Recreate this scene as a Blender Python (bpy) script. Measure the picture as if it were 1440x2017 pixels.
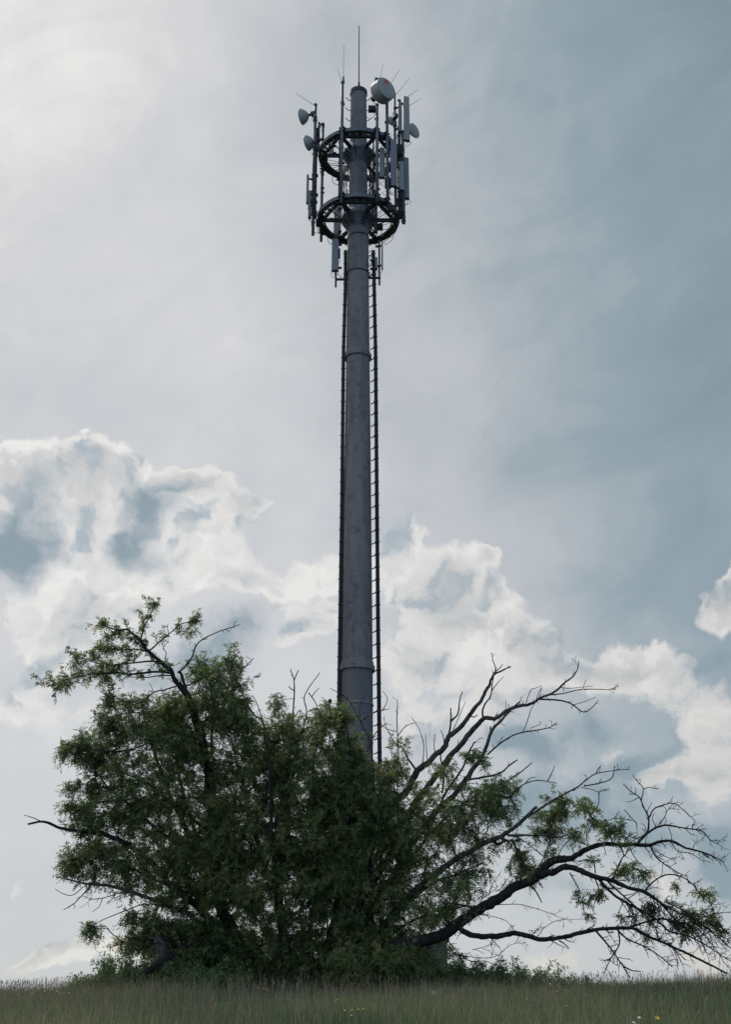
import bpy, math, random
import numpy as np
from mathutils import Vector, Matrix

# ------------------------------------------------------------------ camera
for o in list(bpy.data.objects):
    bpy.data.objects.remove(o)
SC = bpy.context.scene
COL = SC.collection
PITCH = math.radians(22.5); FPX = 2400.0; CX, CY = 720.0, 1008.5
CAM = np.array((0.0, 0.0, 1.6))
cam_d = bpy.data.cameras.new("camera"); cam = bpy.data.objects.new("camera", cam_d); COL.objects.link(cam)
cam.location = CAM; cam.rotation_euler = (math.pi/2 + PITCH, 0, 0)
cam_d.sensor_fit = 'HORIZONTAL'; cam_d.sensor_width = 24.0; cam_d.lens = 40.0
cam_d.clip_start = 0.1; cam_d.clip_end = 5000
SC.camera = cam
SC.render.engine = 'CYCLES'
SC.cycles.max_bounces = 14; SC.cycles.diffuse_bounces = 8; SC.cycles.transmission_bounces = 10
SC.view_settings.view_transform = 'Standard'; SC.view_settings.look = 'None'
SC.view_settings.exposure = 0.0; SC.view_settings.gamma = 1.0
SC.view_settings.use_curve_mapping = False

FW = np.array((0, math.cos(PITCH), math.sin(PITCH)))
UP = np.array((0, -math.sin(PITCH), math.cos(PITCH)))
def ray(px, py):
    return FW + np.array((1, 0, 0))*((px-CX)/FPX) + UP*((CY-py)/FPX)
def P(px, py, Y):
    r = ray(px, py); return CAM + r*(Y/r[1])
def azel(px, py):
    r = ray(px, py); r = r/np.linalg.norm(r)
    return math.atan2(r[0], r[1]), math.asin(r[2])
def lin(c):
    return tuple(((v/255)/12.92 if v <= 10 else (((v/255)+0.055)/1.055)**2.4) for v in c) + (1.0,)

# ------------------------------------------------------------------ sky
SUN_AZ, SUN_EL = math.radians(-34), math.radians(50)
SUN_DIR = np.array((math.sin(SUN_AZ)*math.cos(SUN_EL), math.cos(SUN_AZ)*math.cos(SUN_EL), math.sin(SUN_EL)))

def build_world():
    w = bpy.data.worlds.new("World"); SC.world = w; w.use_nodes = True
    nt = w.node_tree; N = nt.nodes; L = nt.links
    for n in list(N): N.remove(n)
    def val(x, sock):
        if isinstance(x, (int, float)): sock.default_value = x
        elif isinstance(x, tuple): sock.default_value = x
        else: L.new(x, sock)
    def M(op, a, b=0.0, c=None, clamp=False):
        n = N.new('ShaderNodeMath'); n.operation = op; n.use_clamp = clamp
        val(a, n.inputs[0]); val(b, n.inputs[1])
        if c is not None: val(c, n.inputs[2])
        return n.outputs[0]
    def V(op, a, b=None):
        n = N.new('ShaderNodeVectorMath'); n.operation = op
        val(a, n.inputs[0])
        if b is not None: val(b, n.inputs[1])
        return n.outputs['Value'] if op in ('DOT_PRODUCT', 'LENGTH') else n.outputs[0]
    def sstep(x, lo, hi, o0=0.0, o1=1.0):
        n = N.new('ShaderNodeMapRange'); n.interpolation_type = 'SMOOTHSTEP'
        val(x, n.inputs[0]); n.inputs[1].default_value = lo; n.inputs[2].default_value = hi
        n.inputs[3].default_value = o0; n.inputs[4].default_value = o1
        return n.outputs[0]
    def mix(f, a, b):
        n = N.new('ShaderNodeMix'); n.data_type = 'RGBA'
        val(f, n.inputs[0]); val(a, n.inputs[6]); val(b, n.inputs[7]); return n.outputs[2]
    def noise(v, scale, detail=6, rough=0.55, dist=0.0, col=False):
        n = N.new('ShaderNodeTexNoise'); n.inputs['Scale'].default_value = scale
        n.inputs['Detail'].default_value = detail; n.inputs['Roughness'].default_value = rough
        n.inputs['Distortion'].default_value = dist
        val(v, n.inputs['Vector']); return n.outputs['Color' if col else 'Fac']
    tc = N.new('ShaderNodeTexCoord').outputs['Generated']
    nrm = V('NORMALIZE', tc)
    sep = N.new('ShaderNodeSeparateXYZ'); L.new(nrm, sep.inputs[0])
    az = M('ARCTAN2', sep.outputs[0], sep.outputs[1]); el = M('ARCSINE', sep.outputs[2])
    cmb = N.new('ShaderNodeCombineXYZ'); L.new(az, cmb.inputs[0]); L.new(el, cmb.inputs[1])
    q = cmb.outputs[0]
    # turbulent warp of the cloud outlines
    n1 = noise(q, 9.0, 3, 0.5, 0, True); n2 = noise(q, 34.0, 6, 0.62, 0, True)
    w1 = V('MULTIPLY', V('SUBTRACT', n1, (0.5, 0.5, 0.5)), (0.085, 0.06, 0.0))
    w2 = V('MULTIPLY', V('SUBTRACT', n2, (0.5, 0.5, 0.5)), (0.034, 0.030, 0.0))
    qw = V('ADD', V('ADD', q, w1), w2)
    qs = V('ADD', V('ADD', q, w1), V('MULTIPLY', w2, (0.9, 0.9, 0)))
    def field(blobs, vec):
        acc = None
        for (px, py, rx, ry, a) in blobs:
            c = azel(px, py); k = FPX
            m = V('MULTIPLY', V('SUBTRACT', vec, (c[0], c[1], 0.0)), (k/rx, k/ry, 0.0))
            d = M('MULTIPLY', V('DOT_PRODUCT', m, m), -0.8)
            e = M('EXPONENT', d)
            acc = M('MULTIPLY', e, a) if acc is None else M('MULTIPLY_ADD', e, a, acc)
        return acc
    white = WHITE_BLOBS; patch = PATCH_BLOBS
    W = field(white, qw); S = field(patch, qs)
    det = noise(qw, 26.0, 7, 0.6)
    fine = noise(qs, 95.0, 5, 0.6)
    Wn = M('ADD', W, M('ADD', M('MULTIPLY', M('SUBTRACT', det, 0.5), 1.0), M('MULTIPLY', M('SUBTRACT', fine, 0.5), 0.30)))
    cover = sstep(Wn, 0.42, 0.74)
    Sn = M('MULTIPLY', S, sstep(noise(qs, 15.0, 6, 0.6), 0.30, 0.68, 0.45, 1.45))
    shade = sstep(Sn, 0.06, 1.20)
    # high thin veil, brighter towards the sun
    sd = V('DOT_PRODUCT', nrm, tuple(float(v) for v in SUN_DIR))
    g0 = M('MULTIPLY_ADD', sep.outputs[0], -1.75, 0.866); g1 = M('MULTIPLY_ADD', sep.outputs[2], -0.5, g0)
    near = M('ADD', M('MINIMUM', g1, 0.79), M('MULTIPLY', sstep(sd, .93, .992), 0.20))
    gcol = N.new('ShaderNodeValToRGB')
    cs = N.new('ShaderNodeCombineXYZ'); L.new(V('DOT_PRODUCT', q, (1.0, 0.55, 0)), cs.inputs[0]); L.new(V('DOT_PRODUCT', q, (-0.8, 2.0, 0)), cs.inputs[1])
    streak = M('SUBTRACT', noise(cs.outputs[0], 5.0, 6, 0.58, 0.8), 0.5); mott = M('SUBTRACT', noise(q, 11.0, 6, 0.6, 0.4), 0.5)
    val(M('ADD', near, M('MULTIPLY_ADD', mott, 0.26, M('MULTIPLY', streak, 0.46))), gcol.inputs[0])
    cr = gcol.color_ramp; cr.elements[0].position = 0.04; cr.elements[0].color = lin((134, 151, 161))
    cr.elements[1].position = 1.0; cr.elements[1].color = lin((234, 233, 231))
    for p_, c_ in ((0.27, (151, 167, 175)), (0.5, (187, 192, 196)), (0.72, (204, 206, 209)), (0.86, (216, 216, 217))):
        e_ = cr.elements.new(p_); e_.color = lin(c_)
    base = gcol.outputs[0]
    # low haze near the horizon
    hz = sstep(el, 0.26, 0.02)
    base = mix(M('MULTIPLY', hz, 0.75), base, lin((200, 205, 209)))
    grey = mix(noise(qw, 20.0, 5, 0.6), lin((196, 199, 202)), lin((222, 221, 220)))
    tone = sstep(Wn, 1.45, 0.60)
    wcol = mix(tone, lin((206, 206, 205)), lin((232, 230, 227)))
    offs = V('ADD', qw, (-0.012, 0.019, 0.0))
    r1 = M('SUBTRACT', noise(qw, 12.0, 3, 0.5), noise(offs, 12.0, 3, 0.5))
    off2 = V('ADD', qw, (-0.004, 0.007, 0.0))
    r2 = M('SUBTRACT', noise(qw, 40.0, 4, 0.55), noise(off2, 40.0, 4, 0.55))
    rel = M('MULTIPLY_ADD', r1, 3.4, M('MULTIPLY', r2, 1.3))
    wcol = mix(M('MULTIPLY', sstep(rel, 0.05, -0.55), 0.95), wcol, lin((172, 184, 191)))
    wcol = mix(M('MULTIPLY', sstep(rel, 0.05, 0.5), 0.9), wcol, lin((242, 240, 236)))
    dim = sstep(sd, 0.45, 0.85, 0.80, 1.0)
    wcol = V('MULTIPLY', wcol, V('ADD', (0, 0, 0), None) if False else comb3(N, L, dim))
    c1 = mix(cover, base, wcol)
    c2 = mix(M('MULTIPLY', shade, 0.92), c1, lin((134, 154, 164)))
    # unseen sky away from the sun: brightened and blued to fill mast and foliage
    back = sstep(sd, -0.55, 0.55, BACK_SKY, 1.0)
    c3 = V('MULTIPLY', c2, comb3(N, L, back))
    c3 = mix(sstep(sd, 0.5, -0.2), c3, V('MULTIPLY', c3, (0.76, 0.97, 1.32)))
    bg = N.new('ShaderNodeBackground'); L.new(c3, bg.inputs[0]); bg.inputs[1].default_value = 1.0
    sky = N.new('ShaderNodeTexSky'); sky.sky_type = 'NISHITA'; sky.sun_disc = False
    sky.sun_elevation = SUN_EL; sky.sun_rotation = SUN_AZ
    bg2 = N.new('ShaderNodeBackground'); L.new(sky.outputs[0], bg2.inputs[0]); bg2.inputs[1].default_value = 0.08
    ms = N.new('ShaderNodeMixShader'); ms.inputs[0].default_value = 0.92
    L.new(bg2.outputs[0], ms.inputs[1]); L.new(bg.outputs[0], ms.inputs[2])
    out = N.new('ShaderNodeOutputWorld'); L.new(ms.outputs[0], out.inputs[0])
def comb3(N, L, s):
    c = N.new('ShaderNodeCombineXYZ')
    for i in range(3): L.new(s, c.inputs[i])
    return c.outputs[0]
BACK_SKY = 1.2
WHITE_BLOBS = [(60,915,130,50,.9),(215,905,70,48,1.0),(340,930,70,35,.9),(400,930,50,22,.7),(455,965,60,32,.8),(492,985,36,28,.7),
  (170,990,110,60,.9),(150,1090,90,60,.6),(20,960,60,50,.8),(380,1045,80,40,.65),(440,1030,70,40,.5),(300,1130,130,50,.55),
  (560,1120,70,30,.6),(640,1110,60,45,.8),(450,1120,80,45,.7),(620,1170,60,60,.7),(615,1240,60,36,.7),(575,1275,40,25,.5),
  (110,1200,140,60,.75),(90,1290,70,80,.6),(230,1200,80,50,.55),(160,1410,150,35,.6),(50,1390,60,40,.4),(700,1150,40,80,.6),
  (800,1068,30,26,.8),(775,1110,40,50,.7),(880,1105,60,36,.9),(965,1085,42,26,.9),(860,1160,75,40,.85),(985,1150,60,24,.9),(880,1200,55,40,.7),
  (1010,1215,75,42,.85),(920,1235,70,36,.7),(815,1275,62,50,.8),(780,1330,50,40,.5),(930,1310,100,40,.7),(1070,1260,60,40,.85),(860,1400,100,44,.65),(990,1400,60,50,.5),
  (1130,1320,90,34,.85),(1220,1300,80,40,.85),(1300,1335,50,40,.7),(1340,1400,50,45,.55),(1400,1225,42,44,1.0),(1440,1175,34,44,1.0),(1450,1110,25,30,.9),
  (1430,1395,40,50,.7),(1400,1465,45,50,.6),(1350,1530,50,26,.8),(1300,1530,40,18,.5),(1110,1515,45,22,.65),(1215,1465,45,16,.6),
  (1430,1570,36,60,.65),(1300,1740,90,35,.65),(1230,1720,60,20,.4),(1050,1895,70,30,.6),(1150,1880,70,30,.5),(1400,1860,70,30,.6),(1350,1900,90,30,.4),
  (150,1885,70,20,.9),(215,1868,55,18,.9),(80,1908,50,14,.7),(18,1745,20,26,.5),(30,1770,18,16,.4),(330,1870,80,30,.4),
  (174,848,12,7,.55),(220,832,10,5,.35),(860,1560,60,60,.5),(790,1480,70,60,.4)]
PATCH_BLOBS = [(285,1030,38,44,1.0),(320,975,50,32,.95),(375,945,45,16,.6),(250,1060,40,28,.6),(60,1010,48,38,.8),(40,1070,62,48,1.0),(10,1110,40,40,.6),(110,1060,30,20,.4),
  (500,1210,40,30,.8),(455,1235,50,36,.75),(420,1290,80,32,.8),(330,1330,110,24,.6),(200,1345,90,24,.45),(175,1250,40,28,.4),(560,1170,40,20,.35),(330,1100,80,22,.35),
  (1080,1440,90,36,.9),(1160,1430,60,30,.6),(1000,1450,50,24,.5),(1040,1475,60,30,.8),(1230,1500,60,22,.8),(1300,1495,50,24,.7),(1130,1560,140,34,.9),(1030,1600,80,50,.8),
  (1180,1620,120,40,.7),(1300,1650,80,36,.6),(1430,1670,50,40,.95),(1440,1740,50,40,.9),(1100,1680,80,30,.5),(1120,1755,70,20,.5),(1400,1740,60,30,.4),(1390,1318,60,18,.8),(1180,1405,40,16,.3),(1350,1460,20,30,.4)]
build_world()
sl = bpy.data.lights.new("sun", 'SUN'); sl.energy = 2.3; sl.angle = math.radians(6); sl.color = (1.0, 0.95, 0.88)
so = bpy.data.objects.new("sun", sl); COL.objects.link(so)
so.rotation_euler = Vector(SUN_DIR).to_track_quat('Z', 'Y').to_euler()

# ------------------------------------------------------------------ helpers
def tag(o, label=None, cat=None, group=None, kind=None):
    if label: o['label'] = label
    if cat: o['category'] = cat
    if group: o['group'] = group
    if kind: o['kind'] = kind
    return o
def empty(name, loc, label, cat, group=None):
    o = bpy.data.objects.new(name, None); COL.objects.link(o); o.location = tuple(loc); o.empty_display_size = .2
    return tag(o, label, cat, group)
class MB:
    def __init__(s): s.v = []; s.f = []; s.sm = []
    def add(s, vs, fs, smooth=False):
        b = len(s.v); s.v.extend([tuple(float(c) for c in v) for v in vs])
        s.f.extend([tuple(i+b for i in f) for f in fs]); s.sm.extend([smooth]*len(fs))
    def box(s, c, size, rot=None):
        c = np.array(c, float); h = np.array(size, float)/2
        R = np.eye(3) if rot is None else np.array(rot)
        vs = [c + R @ (h*np.array((x, y, z))) for x in (-1, 1) for y in (-1, 1) for z in (-1, 1)]
        s.add(vs, [(0,1,3,2),(4,6,7,5),(0,4,5,1),(2,3,7,6),(0,2,6,4),(1,5,7,3)])
    def beam(s, a, b, w, h):
        a = np.array(a, float); b = np.array(b, float); d = b-a; L = np.linalg.norm(d); d /= L
        u = np.array((0,0,1.0)) if abs(d[2]) < .95 else np.array((1.0,0,0))
        x = np.cross(d, u); x /= np.linalg.norm(x); z = np.cross(x, d)
        s.box((a+b)/2, (w, L, h), np.stack((x, d, z), axis=1))
    def tube(s, pts, rad, n=8, cap=True, smooth=True):
        pts = np.array(pts, float); m = len(pts)
        if np.isscalar(rad): rad = [rad]*m
        t = np.gradient(pts, axis=0); t /= (np.linalg.norm(t, axis=1)[:, None]+1e-9)
        u = np.cross(t[0], (0, 0, 1.0))
        if np.linalg.norm(u) < .1: u = np.cross(t[0], (1.0, 0, 0))
        u /= np.linalg.norm(u); vs = []
        for i in range(m):
            u = u - t[i]*np.dot(u, t[i]); u /= (np.linalg.norm(u)+1e-9); w = np.cross(t[i], u)
            for k in range(n):
                a = 2*math.pi*k/n
                vs.append(pts[i] + rad[i]*(math.cos(a)*u + math.sin(a)*w))
        fs = [(i*n+k, i*n+(k+1) % n, (i+1)*n+(k+1) % n, (i+1)*n+k) for i in range(m-1) for k in range(n)]
        s.add(vs, fs, smooth)
        if cap and n > 2:
            s.add(vs[:n][::-1], [tuple(range(n))]); s.add(vs[-n:], [tuple(range(n))])
    def lathe(s, prof, n=32, o=(0,0,0), R=None, smooth=True):
        R = np.eye(3) if R is None else np.array(R); o = np.array(o, float); vs = []
        for (r, z) in prof:
            for k in range(n):
                a = 2*math.pi*k/n; vs.append(o + R @ np.array((r*math.cos(a), r*math.sin(a), z)))
        m = len(prof)
        fs = [(i*n+k, i*n+(k+1) % n, (i+1)*n+(k+1) % n, (i+1)*n+k) for i in range(m-1) for k in range(n)]
        s.add(vs, fs, smooth)
    def build(s, name, mat, parent=None, flip=False):
        me = bpy.data.meshes.new(name); me.from_pydata(s.v, [], s.f); me.update()
        me.polygons.foreach_set('use_smooth', s.sm)
        me.materials.append(mat)
        o = bpy.data.objects.new(name, me); COL.objects.link(o)
        if parent is not None:
            o.parent = parent
            if parent.type == 'EMPTY' or True:
                wl = world_loc(parent); me.transform(Matrix.Translation(-wl))
        return o
def world_loc(o):
    l = Vector((0, 0, 0))
    while o is not None: l += o.location; o = o.parent
    return l
def np_mesh(name, verts, polys, nper, mat, parent=None, tint=None):
    """verts (n,3), polys (m,nper) -> fast mesh; tint = per-vertex float"""
    me = bpy.data.meshes.new(name); nv = len(verts); nf = len(polys)
    off = np.array(world_loc(parent)) if parent is not None else np.zeros(3)
    me.vertices.add(nv); me.vertices.foreach_set('co', (verts-off).astype(np.float32).ravel())
    me.loops.add(nf*nper); me.loops.foreach_set('vertex_index', polys.astype(np.int32).ravel())
    me.polygons.add(nf); me.polygons.foreach_set('loop_start', np.arange(0, nf*nper, nper, dtype=np.int32))
    me.polygons.foreach_set('loop_total', np.full(nf, nper, dtype=np.int32))
    if tint is not None:
        at = me.attributes.new('tint', 'FLOAT', 'POINT'); at.data.foreach_set('value', tint.astype(np.float32))
    me.update(calc_edges=True); me.materials.append(mat)
    o = bpy.data.objects.new(name, me); COL.objects.link(o)
    if parent is not None: o.parent = parent
    return o
def catmull(p, sub):
    p = np.array(p, float)
    if len(p) < 3:
        t = np.linspace(0, 1, sub+1)[:, None]; return p[0]*(1-t)+p[1]*t
    e = np.vstack((2*p[0]-p[1], p, 2*p[-1]-p[-2])); out = []
    for i in range(1, len(e)-2):
        a, b, c, d = e[i-1], e[i], e[i+1], e[i+2]
        for k in range(sub):
            t = k/sub
            out.append(0.5*((2*b)+(c-a)*t+(2*a-5*b+4*c-d)*t*t+(3*b-a-3*c+d)*t**3))
    out.append(e[-2]); return np.array(out)

# ------------------------------------------------------------------ materials
def mat(name, color, rough=0.7, metal=0.0, vary=0.0, vscale=6.0, col2=None, streak=False, bump=0.0, bscale=40.0, spec=0.5):
    m = bpy.data.materials.new(name); m.use_nodes = True; nt = m.node_tree; N = nt.nodes; L = nt.links
    b = N['Principled BSDF']; b.inputs['Roughness'].default_value = rough; b.inputs['Metallic'].default_value = metal
    b.inputs['Specular IOR Level'].default_value = spec
    c2 = col2 if col2 else tuple(v*(1-vary) for v in color)
    tc = N.new('ShaderNodeTexCoord'); mp = N.new('ShaderNodeMapping'); L.new(tc.outputs['Object'], mp.inputs[0])
    if streak: mp.inputs['Scale'].default_value = (1, 1, 0.12)
    n = N.new('ShaderNodeTexNoise'); n.inputs['Scale'].default_value = vscale; n.inputs['Detail'].default_value = 8; n.inputs['Roughness'].default_value = .65
    L.new(mp.outputs[0], n.inputs['Vector'])
    r = N.new('ShaderNodeMapRange'); r.interpolation_type = 'SMOOTHSTEP'; r.inputs[1].default_value = .35; r.inputs[2].default_value = .68
    L.new(n.outputs['Fac'], r.inputs[0])
    mx = N.new('ShaderNodeMix'); mx.data_type = 'RGBA'; L.new(r.outputs[0], mx.inputs[0])
    mx.inputs[6].default_value = (*color, 1); mx.inputs[7].default_value = (*c2, 1); L.new(mx.outputs[2], b.inputs['Base Color'])
    if bump:
        n2 = N.new('ShaderNodeTexNoise'); n2.inputs['Scale'].default_value = bscale; n2.inputs['Detail'].default_value = 6
        L.new(tc.outputs['Object'], n2.inputs['Vector']); bp = N.new('ShaderNodeBump'); bp.inputs['Strength'].default_value = bump
        bp.inputs['Distance'].default_value = .02; L.new(n2.outputs['Fac'], bp.inputs['Height']); L.new(bp.outputs[0], b.inputs['Normal'])
    return m
def concrete():
    m = mat('weathered_concrete', (.235, .222, .208), .92, 0, 0, 1.4, (.125, .125, .132), True, .25, 30, .2)
    nt = m.node_tree; N = nt.nodes; L = nt.links; b = N['Principled BSDF']
    prev = b.inputs['Base Color'].links[0].from_socket
    tc = N.new('ShaderNodeTexCoord')
    n = N.new('ShaderNodeTexNoise'); n.inputs['Scale'].default_value = 3.2; n.inputs['Detail'].default_value = 9; n.inputs['Roughness'].default_value = .7
    L.new(tc.outputs['Object'], n.inputs['Vector'])
    r = N.new('ShaderNodeMapRange'); r.inputs[1].default_value = .50; r.inputs[2].default_value = .68; L.new(n.outputs['Fac'], r.inputs[0])
    # fine horizontal casting rings
    sp = N.new('ShaderNodeSeparateXYZ'); L.new(tc.outputs['Object'], sp.inputs[0])
    wv = N.new('ShaderNodeMath'); wv.operation = 'SINE'; mu = N.new('ShaderNodeMath'); mu.operation = 'MULTIPLY'; mu.inputs[1].default_value = 22.0
    L.new(sp.outputs[2], mu.inputs[0]); L.new(mu.outputs[0], wv.inputs[0])
    pw = N.new('ShaderNodeMath'); pw.operation = 'POWER'; ab = N.new('ShaderNodeMath'); ab.operation = 'ABSOLUTE'
    L.new(wv.outputs[0], ab.inputs[0]); L.new(ab.outputs[0], pw.inputs[0]); pw.inputs[1].default_value = 10
    ml = N.new('ShaderNodeMath'); ml.operation = 'MULTIPLY'; L.new(pw.outputs[0], ml.inputs[0]); ml.inputs[1].default_value = .10
    ad = N.new('ShaderNodeMath'); ad.operation = 'MULTIPLY_ADD'; ad.use_clamp = True; L.new(r.outputs[0], ad.inputs[0]); ad.inputs[1].default_value = .85; L.new(ml.outputs[0], ad.inputs[2])
    mx = N.new('ShaderNodeMix'); mx.data_type = 'RGBA'; L.new(ad.outputs[0], mx.inputs[0]); L.new(prev, mx.inputs[6]); mx.inputs[7].default_value = (.095, .098, .108, 1)
    L.new(mx.outputs[2], b.inputs['Base Color']); return m
def leaf_mat(name, ramp, trans=0.35, rough=.6, vscale=.8):
    m = bpy.data.materials.new(name); m.use_nodes = True; nt = m.node_tree; N = nt.nodes; L = nt.links
    for n in list(N): N.remove(n)
    at = N.new('ShaderNodeAttribute'); at.attribute_name = 'tint'
    tc = N.new('ShaderNodeTexCoord'); ns = N.new('ShaderNodeTexNoise'); ns.inputs['Scale'].default_value = vscale; ns.inputs['Detail'].default_value = 4
    L.new(tc.outputs['Object'], ns.inputs['Vector'])
    ad = N.new('ShaderNodeMath'); ad.operation = 'MULTIPLY_ADD'; L.new(ns.outputs['Fac'], ad.inputs[0]); ad.inputs[1].default_value = .7; 
    sb = N.new('ShaderNodeMath'); sb.operation = 'SUBTRACT'; L.new(at.outputs['Fac'], sb.inputs[0]); sb.inputs[1].default_value = .35
    L.new(sb.outputs[0], ad.inputs[2])
    cr = N.new('ShaderNodeValToRGB'); L.new(ad.outputs[0], cr.inputs[0])
    cr.color_ramp.elements[0].position = ramp[0][0]; cr.color_ramp.elements[0].color = (*ramp[0][1], 1)
    cr.color_ramp.elements[1].position = ramp[-1][0]; cr.color_ramp.elements[1].color = (*ramp[-1][1], 1)
    for p_, c_ in ramp[1:-1]:
        e = cr.color_ramp.elements.new(p_); e.color = (*c_, 1)
    d = N.new('ShaderNodeBsdfPrincipled'); d.inputs['Roughness'].default_value = rough; d.inputs['Specular IOR Level'].default_value = .5
    L.new(cr.outputs[0], d.inputs['Base Color'])
    t = N.new('ShaderNodeBsdfTranslucent'); hs = N.new('ShaderNodeHueSaturation'); hs.inputs['Value'].default_value = 1.15; hs.inputs['Saturation'].default_value = 1.0
    L.new(cr.outputs[0], hs.inputs['Color']); L.new(hs.outputs[0], t.inputs[0])
    mx = N.new('ShaderNodeMixShader'); mx.inputs[0].default_value = trans; L.new(d.outputs[0], mx.inputs[1]); L.new(t.outputs[0], mx.inputs[2])
    o = N.new('ShaderNodeOutputMaterial'); L.new(mx.outputs[0], o.inputs[0]); return m
M_CONC = concrete()
M_STEEL = mat('galvanised_steel', (.125, .145, .165), .55, .35, .35, 5)
M_DARK = mat('dark_steel', (.040, .046, .058), .6, .3, .4, 8)
M_CABLE = mat('black_cable', (.022, .023, .032), .55, 0, .3, 10)
M_RADOME = mat('grey_radome', (.235, .245, .235), .55, 0, .12, 3)
M_RADOME2 = mat('blue_grey_radome', (.155, .17, .195), .55, 0, .12, 3)
M_DISH = mat('pale_dish', (.29, .30, .275), .5, 0, .15, 4)
M_WHIP = mat('white_fibreglass', (.75, .75, .75), .3)
M_RED = mat('faded_red_print', (.50, .09, .11), .6)
M_CONC2 = mat('lower_concrete', (.165, .168, .175), .92, 0, 0, 1.3, (.10, .104, .116), True, .25, 30, .2)
M_BARK = mat('dark_bark', (.040, .035, .034), .95, 0, 0, 7, (.018, .017, .019), True, .6, 45, .1)
M_DEAD = mat('dead_bark', (.105, .092, .086), .95, 0, 0, 6, (.038, .034, .036), True, .6, 45, .1)
LEAF_RAMP = [(0.0, (.045, .075, .038)), (.35, (.095, .155, .056)), (.62, (.178, .240, .078)), (.85, (.29, .30, .13)), (1.0, (.36, .26, .13))]
M_LEAF = leaf_mat('locust_leaf', LEAF_RAMP, .48, .42)
M_BRAM = leaf_mat('bramble_leaf', [(0.0, (.06, .10, .04)), (.5, (.12, .19, .065)), (1.0, (.19, .24, .10))], .4)
# ------------------------------------------------------------------ ground
def gz(x, y):
    y = np.asarray(y, float); x = np.asarray(x, float)
    a = 0.0655*y
    top = 2.14
    k = 0.35
    z = -k*np.log(np.exp(-a/k)+np.exp(-top/k))                       # slope rolling into a plateau
    z = z - 0.0016*np.clip(y-52, 0, None)**1.35
    z = z + 0.05*np.sin(x*.45+.6)*np.cos(y*.3) + 0.03*np.sin(x*1.3+y*.7)
    z = z + 0.17*np.exp(-((x+1.8)/6.0)**4 - ((y-35.5)/3.6)**2) + 0.03
    z = z + 0.12*np.tanh(x/8.0)*np.clip((y-15)/15, 0, 1)
    z = z - 0.012*np.clip(-x-9, 0, 25)
    return z
def build_ground(mt):
    ys = np.concatenate((np.linspace(-60, 0, 13), np.linspace(1, 60, 119), np.geomspace(63, 1600, 30)))
    xs = np.concatenate((-np.geomspace(1500, 26, 24), np.linspace(-25, 25, 101), np.geomspace(26, 1500, 24)))
    X, Y = np.meshgrid(xs, ys); Z = gz(X, Y)
    v = np.stack((X.ravel(), Y.ravel(), Z.ravel()), 1); nx = len(xs); ny = len(ys)
    i, j = np.meshgrid(np.arange(nx-1), np.arange(ny-1)); a = (j*nx+i).ravel()
    f = np.stack((a, a+1, a+1+nx, a+nx), 1)
    o = np_mesh('ground', v, f, 4, mt); o.data.polygons.foreach_set('use_smooth', [True]*len(f))
    tag(o, kind='structure')
M_GROUND = mat('meadow_soil', (.040, .050, .026), .95, 0, 0, 1.2, (.060, .058, .036), False, .5, 12, .1)
build_ground(M_GROUND)

# ------------------------------------------------------------------ mast
MY = 40.0; MX = P(706, 300, MY)[0]
MBASE = np.array((MX, MY, float(gz(MX, MY))-.05))
def zof(py, y=MY): return P(706, py, y)[2]
def depth(py, y=MY): return float(np.dot(P(706, py, y)-CAM, FW))
def rad_at(py, wpx): return wpx/2/FPX*depth(py)
mast = empty('telecom_mast', MBASE, 'tall tapered grey concrete mast with two ring platforms, rising behind the trees', 'mast')
# (py, width px)
SEC = [(1500, 64.5), (1330, 62.5), (1200, 59.5), (1000, 54.5), (720, 47), (600, 44), (480, 41), (440, 40.5), (370, 36), (300, 34), (250, 33), (184, 31)]
prof = [(rad_at(py, w), zof(py)) for py, w in SEC]
slope = (prof[0][0]-prof[4][0])/(prof[4][1]-prof[0][1])
prof = [(prof[0][0]+slope*(prof[0][1]-MBASE[2]), MBASE[2])] + prof
def rz(z):
    zs = [p[1] for p in prof]; rs = [p[0] for p in prof]; return float(np.interp(z, zs, rs))
ztop = prof[-1][1]; zj1 = zof(1316); zj2 = zof(702); rtop = prof[-1][0]
def shaft(z0, z1, extra=0.0):
    zs = np.linspace(z0, z1, max(3, int((z1-z0)/1.0)+2)); m = MB()
    m.lathe([(rz(z)+extra, z) for z in zs], 56, (MX, MY, 0)); return m
shaft(MBASE[2], zj1).build('shaft_section', M_CONC2, mast)
shaft(zj1, zj2).build('shaft_section', M_CONC, mast)
shaft(zj2, ztop).build('shaft_section', M_CONC, mast)
def collar(z, h, out, name='joint_collar', mt=None):
    m = MB(); r = rz(z)
    m.lathe([(r-.01, z-h), (r+out*.9, z-h*.96), (r+out, z-h*.8), (r+out, z), (r+out*.55, z+h*.15), (r+out*.3, z+h*.9), (r-.005, z+h)], 56, (MX, MY, 0), smooth=False)
    return m.build(name, mt or M_CONC, mast)
collar(zj1+.05, .17, .075); collar(zj2+.02, .15, .07)
collar(zof(1388), .05, .025); collar(zof(1610), .10, .03)
for py in (470, 541): collar(zof(py), .035, .03, 'clamp_band', M_DARK)
m = MB(); m.lathe([(0.001, ztop+.06), (rtop+.035, ztop+.05), (rtop+.035, ztop-.12), (rtop, ztop-.12)], 48, (MX, MY, 0), smooth=False)
m.build('top_cap', M_DARK, mast)
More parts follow.
